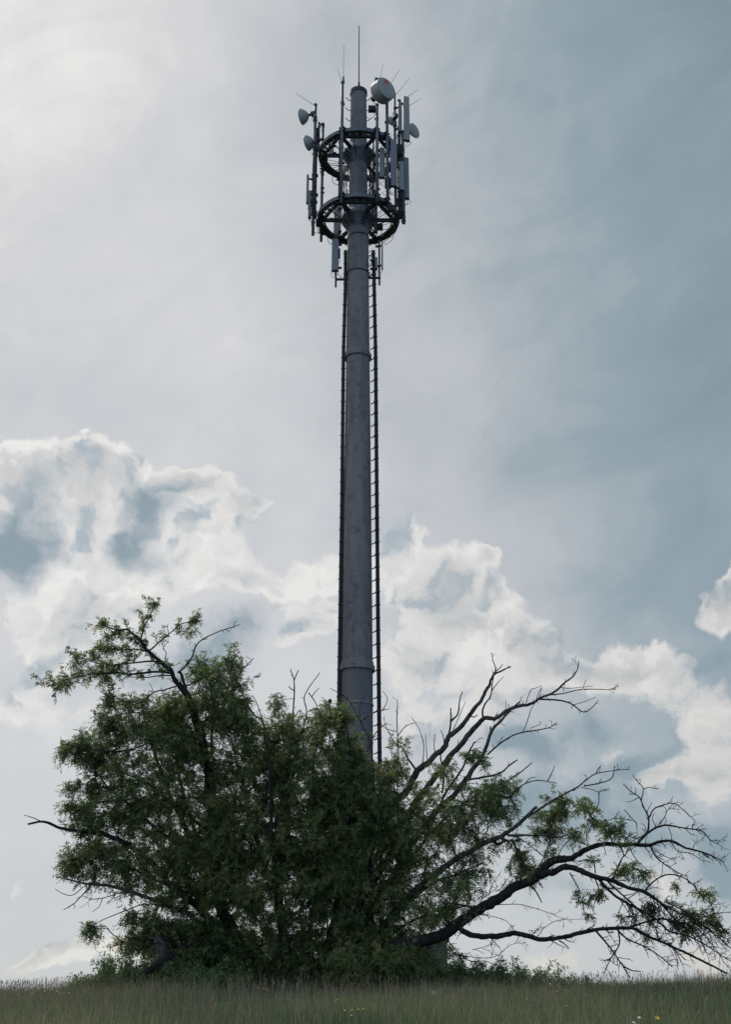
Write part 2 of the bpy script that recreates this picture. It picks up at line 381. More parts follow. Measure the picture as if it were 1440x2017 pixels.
# ring platforms
def pos_on(px, py, R, front):
    Y = MY
    for _ in range(6):
        X = P(px, py, Y)[0]; s = max(-.98, min(.98, (X-MX)/R)); Y = MY - (1 if front else -1)*R*math.sqrt(1-s*s)
    return P(px, py, Y)
def ring(zr, R):
    rs = rz(zr)
    m = MB(); m.lathe([(rs-.004, zr+.50), (rs+.02, zr+.50), (rs+.045, zr+.34), (rs+.25, zr+.08), (rs+.29, zr+.05), (rs+.29, zr-.06), (rs+.26, zr-.10), (rs+.04, zr-.46), (rs+.01, zr-.50), (rs-.004, zr-.50)], 48, (MX, MY, 0), smooth=False)
    hub = m.build('hub_cone', M_STEEL, mast)
    m = MB(); m.lathe([(R-.012, zr-.085), (R, zr-.085), (R, zr+.075), (R-.012, zr+.075), (R-.012, zr-.085)], 72, (MX, MY, 0), smooth=False)
    m.lathe([(R-.13, zr-.055), (R-.012, zr-.055), (R-.012, zr-.045), (R-.13, zr-.045), (R-.13, zr-.055)], 72, (MX, MY, 0), smooth=False)
    m.build('ring_beam', M_STEEL, mast)
    m = MB()
    for rr in (R-.30, R-.17):
        m.lathe([(rr-.02, zr-.09), (rr+.02, zr-.09), (rr+.02, zr-.02), (rr-.02, zr-.02), (rr-.02, zr-.09)], 64, (MX, MY, 0), smooth=False)
    for k in range(36):
        a = 2*math.pi*(k+.3)/36; d = np.array((math.sin(a), -math.cos(a), 0)); c = np.array((MX, MY, zr-.06))
        m.beam(c+d*(R-.31), c+d*(R-.13), .045 if k % 4 else .13, .03)
    m.build('cable_grating', M_DARK, mast)
    tips = []
    for k in range(6):
        a = math.radians(30+60*k); d = np.array((math.sin(a), -math.cos(a), 0)); c = np.array((MX, MY, zr))
        m = MB(); p0 = c+d*(rs+.1); p1 = c+d*(R-.02)
        m.beam(p0+(0, 0, .045), p1+(0, 0, .045), .10, .012); m.beam(p0-(0, 0, .075), p1-(0, 0, .075), .10, .012); m.beam(p0-(0, 0, .015), p1-(0, 0, .015), .014, .108)
        m.build('spoke_beam', M_DARK, mast); tips.append(c+d*(R-.12))
    for k in range(6):
        m = MB(); m.beam(tips[k]-(0, 0, .14), tips[(k+1) % 6]-(0, 0, .14), .11, .09); m.build('tie_beam', M_DARK, mast)
    m = MB(); rnd = random.Random(int(zr*10))
    for k in range(70):                                                   # bundled jumper cables lying round the grating
        a = rnd.uniform(0, 2*math.pi); da = rnd.uniform(.2, .7); r0 = rnd.uniform(R-.32, R-.12); z0 = zr+rnd.uniform(-.14, .03)
        pts = []
        for q_ in range(6):
            aa = a+da*q_/5; sag = -.14*math.sin(math.pi*q_/5)*rnd.random(); pts.append((MX+r0*math.sin(aa), MY-r0*math.cos(aa), z0+sag))
        if k % 2: m.tube(pts, rnd.uniform(.008, .014), 5)
    for k in range(34):
        a = rnd.uniform(0, 2*math.pi); d = np.array((math.sin(a), -math.cos(a), 0)); c = np.array((MX, MY, zr))
        pts = catmull([c+d*(rs+.03)+(0, 0, rnd.uniform(-.5, -.2)), c+d*(R*.55)+(0, 0, rnd.uniform(-.32, -.12)), c+d*(R-.15)+(0, 0, -.1)], 5)
        m.tube(pts, rnd.uniform(.009, .016), 5)
    m.build('cable_bundle', M_CABLE, mast)
R_RING = 79/FPX*depth(306)
Z1, Z2 = zof(307), zof(434)
ring(Z1, R_RING*1.0); ring(Z2, R_RING*1.0)
RP = R_RING+.07
def pole(px, py0, py1, wpx, front=True, R=None, mt=None, clamps=True):
    a = pos_on(px, (py0+py1)/2, R or RP, front); Y = a[1]
    zt = P(px, py0, Y)[2]; zb = P(px, py1, Y)[2]
    r = wpx/2/FPX*depth((py0+py1)/2, Y)
    m = MB(); m.lathe([(.001, zt+.02), (r*.8, zt+.02), (r, zt), (r, zb), (.001, zb)], 14, (a[0], Y, 0)); m.lathe([(r*1.25, zt+.015), (r*1.25, zt-.06), (r, zt-.06)], 14, (a[0], Y, 0))
    po = m.build('mounting_pole', mt or M_STEEL, mast)
    d = np.array((a[0]-MX, Y-MY, 0)); d /= np.linalg.norm(d)
    if clamps:
        for zr in (Z1, Z2):
            if zb-.1 < zr < zt+.1:
                m = MB(); tang = np.array((-d[1], d[0], 0))
                Rm = np.stack((d, tang, (0, 0, 1)), axis=1)
                for dz in (-.07, .07): m.box(np.array((a[0], Y, zr+dz))-d*.03, (.16, .24, .035), Rm)
                m.box(np.array((a[0], Y, zr))-d*.11, (.05, .28, .22), Rm)
                for s_ in (-1, 1): m.tube([np.array((a[0], Y, zr-.07))+tang*s_*.1-d*.1, np.array((a[0], Y, zr-.07))+tang*s_*.1+d*.09], .012, 6)
                m.build('clamp', M_DARK, mast)
    return np.array((a[0], Y, zt)), np.array((a[0], Y, zb)), d, r
PL = {}
PL['a'] = pole(619, 207, 464, 6)
PL['a2'] = pole(619.5, 283, 425, 9.5, R=RP-.03, clamps=False, mt=M_DARK)
PL['b'] = pole(634.5, 249, 476, 5.5, front=False)
PL['c'] = pole(673.5, 164, 400, 6)
PL['c2'] = pole(668, 262, 478, 3.5, front=False)
PL['d'] = pole(743, 207, 398, 6)
PL['e'] = pole(763, 198, 400, 6)
PL['f'] = pole(778.5, 186, 440, 5.2, front=False)
PL['g'] = pole(794, 260, 441, 7, front=True, R=RP+.05)
PL['g2'] = pole(788, 199, 425, 6, front=False, R=RP)
PL['f2'] = pole(786, 268, 432, 5.5, front=True, R=RP-.02, mt=M_DARK, clamps=False)
PL['h'] = pole(735.5, 275, 392, 4, front=False)
PL['i'] = pole(628, 243, 300, 4, front=False, clamps=False)
# vertical cable bundles climbing between the rings, with loops
for (x0, x1, n_, sd_) in ((724, 741, 12, 3), (671, 684, 5, 5)):
    rnd = random.Random(sd_)
    for k in range(n_):
        px = rnd.uniform(x0, x1); Y = MY-rnd.uniform(-.5, .35); z0 = Z2-.35; z1 = Z1-.25; x = P(px, 370, Y)[0]; m = MB()
        pts = [(x+rnd.uniform(-.06, .06), Y+rnd.uniform(-.05, .05), z0+(z1-z0)*q_/7) for q_ in range(8)]
        m.tube(catmull(pts, 3), rnd.uniform(.010, .022), 5); m.build('vertical_cable', M_CABLE, mast)
for k in range(26):                                                       # cable loops hanging from the ring rims
    rnd = random.Random(100+k); zr = Z1 if k % 2 else Z2; a_ = rnd.uniform(.3, 2.4) if k % 3 else rnd.uniform(3.6, 5.6); m = MB()
    d = np.array((math.sin(a_), -math.cos(a_), 0)); tg = np.array((d[1], -d[0], 0)); c0 = np.array((MX, MY, zr-.08))+d*rnd.uniform(R_RING-.3, R_RING+.1); w_ = rnd.uniform(.12, .35); h_ = rnd.uniform(.12, .38)
    m.tube(catmull([c0-tg*w_, c0-tg*w_*.7-(0, 0, h_), c0+tg*w_*.6-(0, 0, h_*.9), c0+tg*w_], 6), rnd.uniform(.009, .014), 5); m.build('cable_loop', M_CABLE, mast)
# sloping lightning rods on pole heads
def rod(p0, p1, Y, r=.008):
    m = MB(); a = P(*p0, Y); b = P(*p1, Y+.0); m.tube([a, b], [r*1.3, r*.8], 6); m.build('lightning_rod', M_STEEL, mast)
for p0, p1, k in (((617, 207), (583, 185), 'a'), ((674, 163), (665, 137), 'c'), ((770, 166), (787, 138), 'e'), ((781, 186), (808, 154), 'f'), ((797, 196), (824, 177), 'g2')):
    rod(p0, p1, PL[k][0][1])
rod((748, 158), (755, 128), 39.2); rod((803, 211), (828, 196), PL['g2'][0][1])
# extra fittings: U bolts and small brackets that roughen the pole outlines
rnd = random.Random(4)
for k in PL:
    t, b, d, r = PL[k]; L_ = t[2]-b[2]
    for q_ in range(int(L_*1.3)):
        m = MB(); z = b[2]+rnd.random()*L_*.85+.1; s_ = rnd.choice((-1, 1)); l_ = rnd.uniform(.01, .05)
        m.box((t[0]+s_*l_/2, t[1], z), (r*2.3+l_, r*2.1, .02)); m.build('pole_bracket', M_DARK, mast)
# feeder cable runs with stand-off brackets, both sides of the shaft
def cable_run(side, pxs, name, w, off):
    # pxs: list of (py, px centre)
    m = MB(); line = []
    for py, px in pxs:
        Y = MY-.12; line.append(P(px, py, Y))
    line.append(line[-1]*1.0); line[-1][2] = MBASE[2]; line[-1][0] += side*.05
    line = np.array(line); zz = np.arange(line[-1][2], line[0][2], .5)
    X = np.interp(zz, line[::-1, 2], line[::-1, 0])
    pts = np.stack((X, np.full_like(zz, MY-.12), zz), 1)
    n = 4
    m.tube(pts+np.array((0, .03, 0)), w*.42, 6)
    for k in range(n):
        o_ = (k-(n-1)/2)*w/n
        m.tube(pts+np.array((o_, (-.03 if k % 2 else .02), 0)), w/n*.62, 6)
    run = m.build(name, M_CABLE, mast)
    z = zz[0]+.6; k = 0; first = None
    while z < zz[-1]-.1:
        x = float(np.interp(z, zz, X)); r = rz(z)
        if first is None:
            fb = MB(); ww = w+.05
            fb.box((x, MY-.175, z), (ww, .03, .022))
            fb.beam((x-side*(abs(x-MX)-r-.03), MY-.04, z-.04), (x, MY-.16, z), .03, .03)
            first = fb.build('standoff_bracket', M_DARK, run); x0, z0 = x, z
        else:
            c = first.copy(); COL.objects.link(c); c.parent = run
            c.location = first.location+Vector((x-x0, 0, z-z0))
        z += .46; k += 1
cable_run(+1, [(480, 735), (560, 737), (700, 740), (1000, 742.5), (1200, 744.5), (1500, 748)], 'feeder_cable_run', .135, 0)
cable_run(-1, [(480, 681), (560, 680.5), (700, 676.5), (1000, 673.5), (1200, 670.5), (1500, 666)], 'feeder_cable_run', .135, 0)
# climbing rungs on the bare head of the shaft
for i, py in enumerate((200, 220, 240)):
    z = zof(py)
    for s_ in (-1, 1):
        m = MB(); r = rz(z); m.tube([(MX+s_*(r-.02), MY-.1, z-.05), (MX+s_*(r+.05), MY-.1, z-.06), (MX+s_*(r+.20), MY-.12, z+.08)], .016, 6); m.build('climbing_rung', M_DARK, mast)
for i in range(26):
    z = Z2-.4-i*.28 if i < 9 else Z2+.4+(i-9)*.24
    if abs(z-Z1) < .5: continue
    for s_ in (-1, 1):
        m = MB(); r = rz(z); m.tube([(MX+s_*(r-.02), MY-.1, z-.04), (MX+s_*(r+.04), MY-.1, z-.05), (MX+s_*(r+.13), MY-.12, z+.04)], .012, 6); m.build('climbing_rung', M_DARK, mast)
# side arms under the lower ring
def arm(pxa, pxb, py, w=.07):
    m = MB(); a = P(pxa, py, MY-.1); b = P(pxb, py, MY-.1); m.beam(a, b, w, w); m.build('side_arm', M_DARK, mast)
arm(661, 690, 551); arm(722, 750, 548)
def side_pole(px, py0, py1, w):
    t = P(px, py0, MY-.12); b = P(px, py1, MY-.12); m = MB(); m.tube([(t[0], t[1], b[2]), (t[0], t[1], t[2])], w/2/FPX*depth(500), 10); m.build('mounting_pole', M_DARK, mast); return t
side_pole(662.5, 462, 566, 4); side_pole(747, 474, 562, 4)

# ------------------------------------------------------------------ antennas and dishes (things mounted on the mast)
def rrect(w, d, c, n=4):
    pts = []
    for cx, cy, a0 in ((w/2-c, d/2-c, 0), (-w/2+c, d/2-c, 90), (-w/2+c, -d/2+c, 180), (w/2-c, -d/2+c, 270)):
        for k in range(n+1):
            a = math.radians(a0+90*k/n); pts.append((cx+c*math.cos(a), cy+c*math.sin(a)))
    return pts
def panel(px, py0, py1, wpx, label, front=True, R=None, yaw=0.0, mt=None, d_=.12, Y=None, cables=3, pole_dx=0.0, name='panel_antenna'):
    R = R or RP+.16
    if Y is None: c = pos_on(px, (py0+py1)/2, R, front); Y = c[1]
    t = P(px, py0, Y); b = P(px, py1, Y); w = wpx/FPX*depth((py0+py1)/2, Y)
    zt, zb = t[2], b[2]; x = (t[0]+b[0])/2
    e = empty(name, (x, Y, zb), label, 'antenna', 'antennas on the mast head')
    w = max(.07, w); cs, sn = math.cos(yaw), math.sin(yaw)
    w = w/ max(.6, abs(cs)+.0)*.97
    sec = rrect(w, d_, min(w, d_)*.38)
    m = MB(); lev = [(zb+.04, 1), (zt-.05, 1), (zt-.015, .92), (zt, .72)]
    vs = [(x+(sx*k)*cs-(sy*k)*sn, Y+(sx*k)*sn+(sy*k)*cs, z) for z, k in lev for sx, sy in sec]; n = len(sec)
    m.add(vs, [(i*n+j, i*n+(j+1) % n, (i+1)*n+(j+1) % n, (i+1)*n+j) for i in range(3) for j in range(n)], True)
    m.add(vs[-n:], [tuple(range(n))]); m.build('radome', mt or M_RADOME, e)
    m = MB(); vs = [(x+(sx*k)*cs-(sy*k)*sn, Y+(sx*k)*sn+(sy*k)*cs, z) for z, k in ((zb, .96), (zb+.04, 1.02)) for sx, sy in sec]
    m.add(vs, [(j, (j+1) % n, n+(j+1) % n, n+j) for j in range(n)]); m.add(vs[:n][::-1], [tuple(range(n))]); m.build('end_cap', M_DARK, e)
    dirv = np.array((MX-x, MY-Y, 0)); dirv /= np.linalg.norm(dirv)
    for z in (zb+(zt-zb)*.14, zt-(zt-zb)*.14):
        m = MB(); p = np.array((x, Y, z)); m.beam(p+dirv*d_*.3, p+dirv*(.20), .05, .06); m.box(p+dirv*.2, (.13, .10, .05)); m.build('bracket', M_DARK, e)
    rnd = random.Random(int(px*7+py0))
    if cables:
        m = MB()
        for k in range(cables):
            o_ = (k-(cables-1)/2)*w*.45
            p = np.array((x+o_, Y, zb)); q1 = p+np.array((rnd.uniform(-.06, .06), 0, -.10-.08*rnd.random())); q2 = p+dirv*.16+np.array((rnd.uniform(-.12, .12), 0, -.24-.1*rnd.random())); q3 = p+dirv*.30+np.array((0, 0, -.03))
            m.tube([p+(0, 0, .01), p-(0, 0, .06)], .017, 6)
            m.tube(catmull([p-(0, 0, .05), q1, q2, q3], 5), .009, 5)
        m.build('jumper_cable', M_CABLE, e)
    return e
panel(800.5, 192, 279, 12.5, 'long grey panel antenna with rounded top, highest at the mast head right edge', yaw=.25, R=RP+.22)
panel(788, 204, 262, 7, 'narrow grey panel antenna close behind the highest right hand panel', Y=MY-.45, yaw=-.3, mt=M_RADOME2)
panel(775.5, 277, 369, 13.5, 'wide blue-grey panel antenna beginning level with the upper ring, inside the right poles', mt=M_RADOME2, yaw=.1, R=RP+.1)
panel(753, 293, 352, 11.5, 'short warm grey panel antenna seen between the two front right poles', yaw=.1, mt=M_RADOME, Y=MY-.95)
panel(800.5, 312, 393, 10.5, 'blue-grey panel antenna at the far right edge midway between the two rings', yaw=.3, mt=M_RADOME2, R=RP+.2)
panel(791, 320, 377, 10, 'shorter grey panel antenna overlapped by the far right edge panel', yaw=.2, Y=MY-.75)
panel(605.8, 345, 402, 3.6, 'slim side-on panel antenna at the far left edge between the rings', d_=.08, yaw=1.2, R=RP+.28, mt=M_RADOME, cables=1)
panel(610.3, 377, 431, 4.5, 'slim side-on panel antenna, lower one at the left edge of the lower ring', d_=.09, yaw=1.1, R=RP+.2, mt=M_RADOME2, cables=2)
panel(627.5, 242, 284, 4.5, 'small dark narrow panel antenna beside the left poles above the upper ring', front=False, mt=M_RADOME2, yaw=.5)
panel(664.5, 408, 470, 15, 'wide pale panel antenna behind the left spokes of the lower ring', front=False, R=RP-.15, mt=M_RADOME)
panel(740, 402, 459, 8, 'pale panel antenna behind the right spokes of the lower ring', front=False, R=RP-.1, mt=M_RADOME)
panel(652, 290, 309, 11, 'small pale panel antenna seen through the left gap of the upper ring', front=False, mt=M_RADOME, R=RP-.2, cables=0)
panel(660.3, 472, 535, 14.5, 'broad grey panel antenna hanging on the left arm below the lower ring', Y=MY-.35, mt=M_RADOME2, cables=3)
panel(741.5, 508, 531, 5, 'small box-like panel antenna on the right arm below the lower ring', Y=MY-.3, mt=M_RADOME2, cables=2)
panel(752.8, 477, 531, 2.6, 'very thin tube-like panel antenna on the right arm below the lower ring', Y=MY-.25, d_=.07, cables=1)
def frame_n(n):
    n = np.array(n, float); n /= np.linalg.norm(n); u = np.cross((0, 0, 1.0), n); u /= np.linalg.norm(u); v = np.cross(n, u)
    return np.stack((u, v, n), axis=1)
def dish(px, py, dia_px, n, depth_m, label, Y, drum=False, mount=None):
    c = P(px, py, Y); R = frame_n(n); r = dia_px/2/FPX*depth(py, Y)
    e = empty('drum_dish_antenna' if drum else 'dish_antenna', c, label, 'dish antenna', None if drum else 'small dishes on the mast head')
    nn = R[:, 2]
    if drum:
        m = MB(); m.lathe([(r*1.0, -depth_m), (r, -.02)], 48, c, R); m.lathe([(r*.62, -depth_m-.16), (r*.93, -depth_m-.05), (r, -depth_m)], 48, c, R); m.lathe([(.001, -depth_m-.2), (r*.62, -depth_m-.16)], 48, c, R); m.build('shroud', M_DISH, e)
        m = MB(); m.lathe([(.001, .035), (r*.5, .028), (r*.96, .005), (r*.99, -.005), (r*.99, -.02)], 48, c, R); m.build('radome', M_DISH, e)
        m = MB()
        for k, (ox, oz, ww, hh) in enumerate(((.0, .075, .20, .07), (.0, -.02, .20, .07), (.05, -.10, .10, .05), (-.06, -.10, .06, .05))):
            q_ = c+R @ np.array((ox-.09*r, .52*r+oz, .030)); m.box(q_, (ww, hh, .006), R)
        m.build('logo', M_RED, e)
    else:
        m = MB(); pr = [(.001, .02), (r*.6, .015), (r, 0), (r*1.01, -.02), (r*.96, -.05)]; m.lathe(pr, 36, c, R); m.build('radome', M_DISH, e)
        m = MB(); m.lathe([(r*.985, -.03), (r*.88, -depth_m*.35), (r*.62, -depth_m*.7), (r*.3, -depth_m*.93), (.05, -depth_m), (.001, -depth_m)], 36, c, R); m.build('shell', M_DISH, e)
    mb = MB(); back = c-nn*(depth_m+(.16 if drum else .0)); mb.tube([back+nn*.03, back-nn*.16], .055, 10); mb.box(back-nn*.2, (.16, .16, .18), R)
    if mount is not None: mb.beam(back-nn*.2, mount, .06, .08); mb.box(mount, (.16, .16, .2))
    mb.build('mount', M_DARK, e)
    if mount is not None:
        m = MB(); m.tube(catmull([back-nn*.2-(0, 0, .08), back-nn*.15-(0, 0, .25), mount-(0, 0, .22), mount-(0, 0, .05)], 5), .008, 5); m.build('feeder_cable', M_CABLE, e)
    return e
pa = PL['a'][0]
dish(761.5, 174.5, 47, (math.sin(.70), -math.cos(.70), .0), .42, 'large pale drum-shaped dish with a red mark on its face, beside the mast top', PL['d'][0][1]-.35, True, np.array((PL['d'][0][0], PL['d'][0][1], zof(212))))
dish(593, 231.5, 32, (-math.cos(.35), math.sin(.35), .0), .34, 'small grey dish near the left pole top, higher of the two left dishes', pa[1]+.2, False, np.array((pa[0], pa[1], P(619, 236, pa[1])[2])))
dish(605, 283, 31, (-math.cos(.45), math.sin(.45), .0), .30, 'small grey dish half behind the left pole, lower of the two left dishes', pa[1]+.35, False, np.array((pa[0], pa[1]+.1, P(619, 289, pa[1])[2])))
dish(816.5, 258, 31, (math.sin(.85), -math.cos(.85), .0), .22, 'round grey dish showing its flat face at the right behind the highest panel', PL['g2'][0][1]+.1, False, np.array((PL['g2'][0][0], PL['g2'][0][1], P(790, 262, PL['g2'][0][1])[2])))
dish(771, 240, 20, (-math.sin(.5), math.cos(.5), 0), .16, 'very small dish turned away, between the right poles above the upper ring', PL['f'][0][1]-.2, False, np.array((PL['f'][0][0], PL['f'][0][1], P(778, 246, PL['f'][0][1])[2])))
# whip antennas
def whip(px, py0, py1, r, label, Y, mt, base=True):
    b = P(px, py1, Y); t = P(px, py0, Y); e = empty('whip_antenna', b, label, 'antenna')
    m = MB(); m.tube([b, (b[0], b[1], b[2]+(t[2]-b[2])*.5), (b[0], b[1], t[2])], [r, r*.9, r*.75], 10); m.build('rod', mt, e)
    m = MB(); m.lathe([(.001, b[2]-.02), (r*2.3, b[2]-.02), (r*2.3, b[2]+.10), (r*1.7, b[2]+.12), (r*1.7, b[2]+.28), (r, b[2]+.30)], 12, (b[0], b[1], 0), smooth=False); m.build('base_fitting', M_DARK if base else M_STEEL, e)
whip(707, 52, 174, .026, 'tall dark grey whip antenna standing on the very top of the mast', MY, M_DARK)
whip(676.3, 90, 164, .024, 'slender white whip antenna on the front left pole of the mast head', PL['c'][0][1], M_WHIP, False)
# radio units
def radio(px, py, w, h, Y, label):
    c = P(px, py, Y); e = empty('radio_unit', c, label, 'radio unit', 'radio units on the mast head')
    m = MB(); m.box(c, (w, .16, h)); m.build('housing', M_DARK, e)
    m = MB()
    for k in range(7): m.box(c+np.array((-w/2+w*(k+.5)/7, -.10, 0)), (.012, .05, h*.9))
    m.build('cooling_fins', M_DARK, e)
    m = MB(); m.tube(catmull([c+(w*.2, 0, -h/2), c+(w*.3, .02, -h/2-.2), c+(-.1, .1, -h/2-.28), c+(-.25, .2, -h/2-.05)], 5), .010, 5); m.build('jumper_cable', M_CABLE, e)
radio(733, 216, .30, .24, PL['d'][0][1]+.1, 'dark square radio box just below the big drum dish')
radio(764, 362, .24, .40, PL['e'][0][1]+.2, 'dark radio box behind the front right pole below the wide blue-grey panel')
radio(787, 297, .24, .5, MY-.7, 'dark radio box behind the right poles at the height of the upper ring')
radio(771, 412, .30, .24, MY-1.1, 'dark radio box on the lower ring, right of the shaft')
radio(787, 400, .24, .30, PL['g'][0][1]+.4, 'dark radio box on the right rim of the lower ring')
radio(772, 330, .26, .34, PL['e'][0][1]+.55, 'dark radio box between the two long right hand panels')
radio(783, 425, .30, .22, PL['f'][0][1]+.1, 'dark radio box under the right rim of the lower ring')
radio(748, 448, .26, .24, MY+.9, 'dark radio box behind the right spokes of the lower ring')
radio(628, 440, .22, .26, PL['a'][0][1]+.3, 'dark radio box on the left rim of the lower ring')
radio(640, 312, .24, .22, PL['b'][0][1]-.2, 'dark radio box on the left rim of the upper ring')
radio(667, 500, .13, .36, MY-.15, 'dark radio box behind the broad panel below the lower ring')
radio(624, 262, .16, .36, PL['b'][0][1]-.4, 'dark radio box among the left poles just above the upper ring')
# equipment shelter partly seen behind the tree
def shelter():
    Y = 42.5; a = P(690, 1846, Y); b = P(885, 1846, Y); z0 = float(gz(0, Y))-.1; zt = a[2]
    cx = (a[0]+b[0])/2; w = b[0]-a[0]; d = 2.4
    e = empty('equipment_shelter', (cx, Y+d/2, z0), 'low grey flat-roofed shelter behind the dark tree base at the mast foot', 'shelter')
    m = MB(); m.box((cx, Y+d/2, (z0+zt-.12)/2), (w-.16, d-.1, zt-.12-z0)); m.build('wall', M_CONC, e)
    m = MB(); m.box((cx, Y+d/2, zt-.06), (w, d+.1, .12)); m.build('roof', M_STEEL, e)
    m = MB(); m.box((cx+w*.2, Y+.03, z0+1.05), (.95, .05, 1.9)); dr = m.build('door', M_DARK, e)
    m = MB(); m.tube([(cx+w*.2+.38, Y-.03, z0+1.0), (cx+w*.2+.38, Y-.03, z0+1.15)], .012, 6); m.build('handle', M_STEEL, dr)
shelter()
# thin post with knob left of the mast
def post():
    Y = 39.0; t = P(650, 1378, Y); z0 = float(gz(t[0], Y)); e = empty('marker_post', (t[0], Y, z0), 'thin dark post with a small knob, poking above the foliage left of the mast', 'post')
    m = MB(); m.tube([(t[0], Y, z0), (t[0], Y, t[2]-.1)], [.03, .022], 8); m.build('rod', M_DARK, e)
    m = MB(); m.lathe([(.001, .09), (.05, .07), (.07, 0), (.05, -.06), (.02, -.09), (.001, -.09)], 12, (t[0], Y, t[2]-.05)); m.build('knob', M_DARK, e)
post()
# ------------------------------------------------------------------ trees
rng = np.random.default_rng(11)
def unit(v): return v/(np.linalg.norm(v, axis=-1, keepdims=True)+1e-9)
def leaves_mesh(name, B, D, S, parent, mt, pairs=4, lw=.030, ll=.064, droop=.35, tint=None, rg=rng):
    """compound leaves: B base, D direction, S length; pairs of leaflets + terminal one"""
    n = len(B); D = unit(D); J = pairs*2+1
    rnd = rg.normal(size=(n, 3))*.55 + np.array((0, 0, 1.0)); side = unit(np.cross(D, rnd)); nn = unit(np.cross(side, D))
    t = np.array([(k//2+1)/(pairs+.6) for k in range(pairs*2)]+[1.0]); sg = np.array([1 if k % 2 else -1 for k in range(pairs*2)]+[0])
    pos = B[:, None]+D[:, None]*(t[None, :, None]*S[:, None, None]); pos[..., 2] -= droop*(t[None, :]**2)*S[:, None]
    fw = np.where(sg == 0, 1.0, .45)
    ax = side[:, None]*sg[None, :, None] + D[:, None]*fw[None, :, None]
    ax = ax + rg.normal(size=ax.shape)*.22; ax[..., 2] -= .35; ax = unit(ax)
    pn = unit(nn[:, None]+rg.normal(size=ax.shape)*.45); w = unit(np.cross(ax, pn))
    L_ = ll*(.75+.5*rg.random((n, J)))[..., None]; W_ = lw*(.75+.5*rg.random((n, J)))[..., None]
    v0 = pos; v1 = pos+ax*L_*.45+w*W_*.5; v2 = pos+ax*L_; v3 = pos+ax*L_*.45-w*W_*.5
    V = np.stack((v0, v1, v2, v3), axis=2).reshape(-1, 3)
    F = np.arange(len(V)).reshape(-1, 4)
    if tint is None: tint = np.clip(rg.normal(.5, .17, n), 0, 1)
    T = np.repeat(tint, J*4)
    return np_mesh(name, V, F, 4, mt, parent, T)

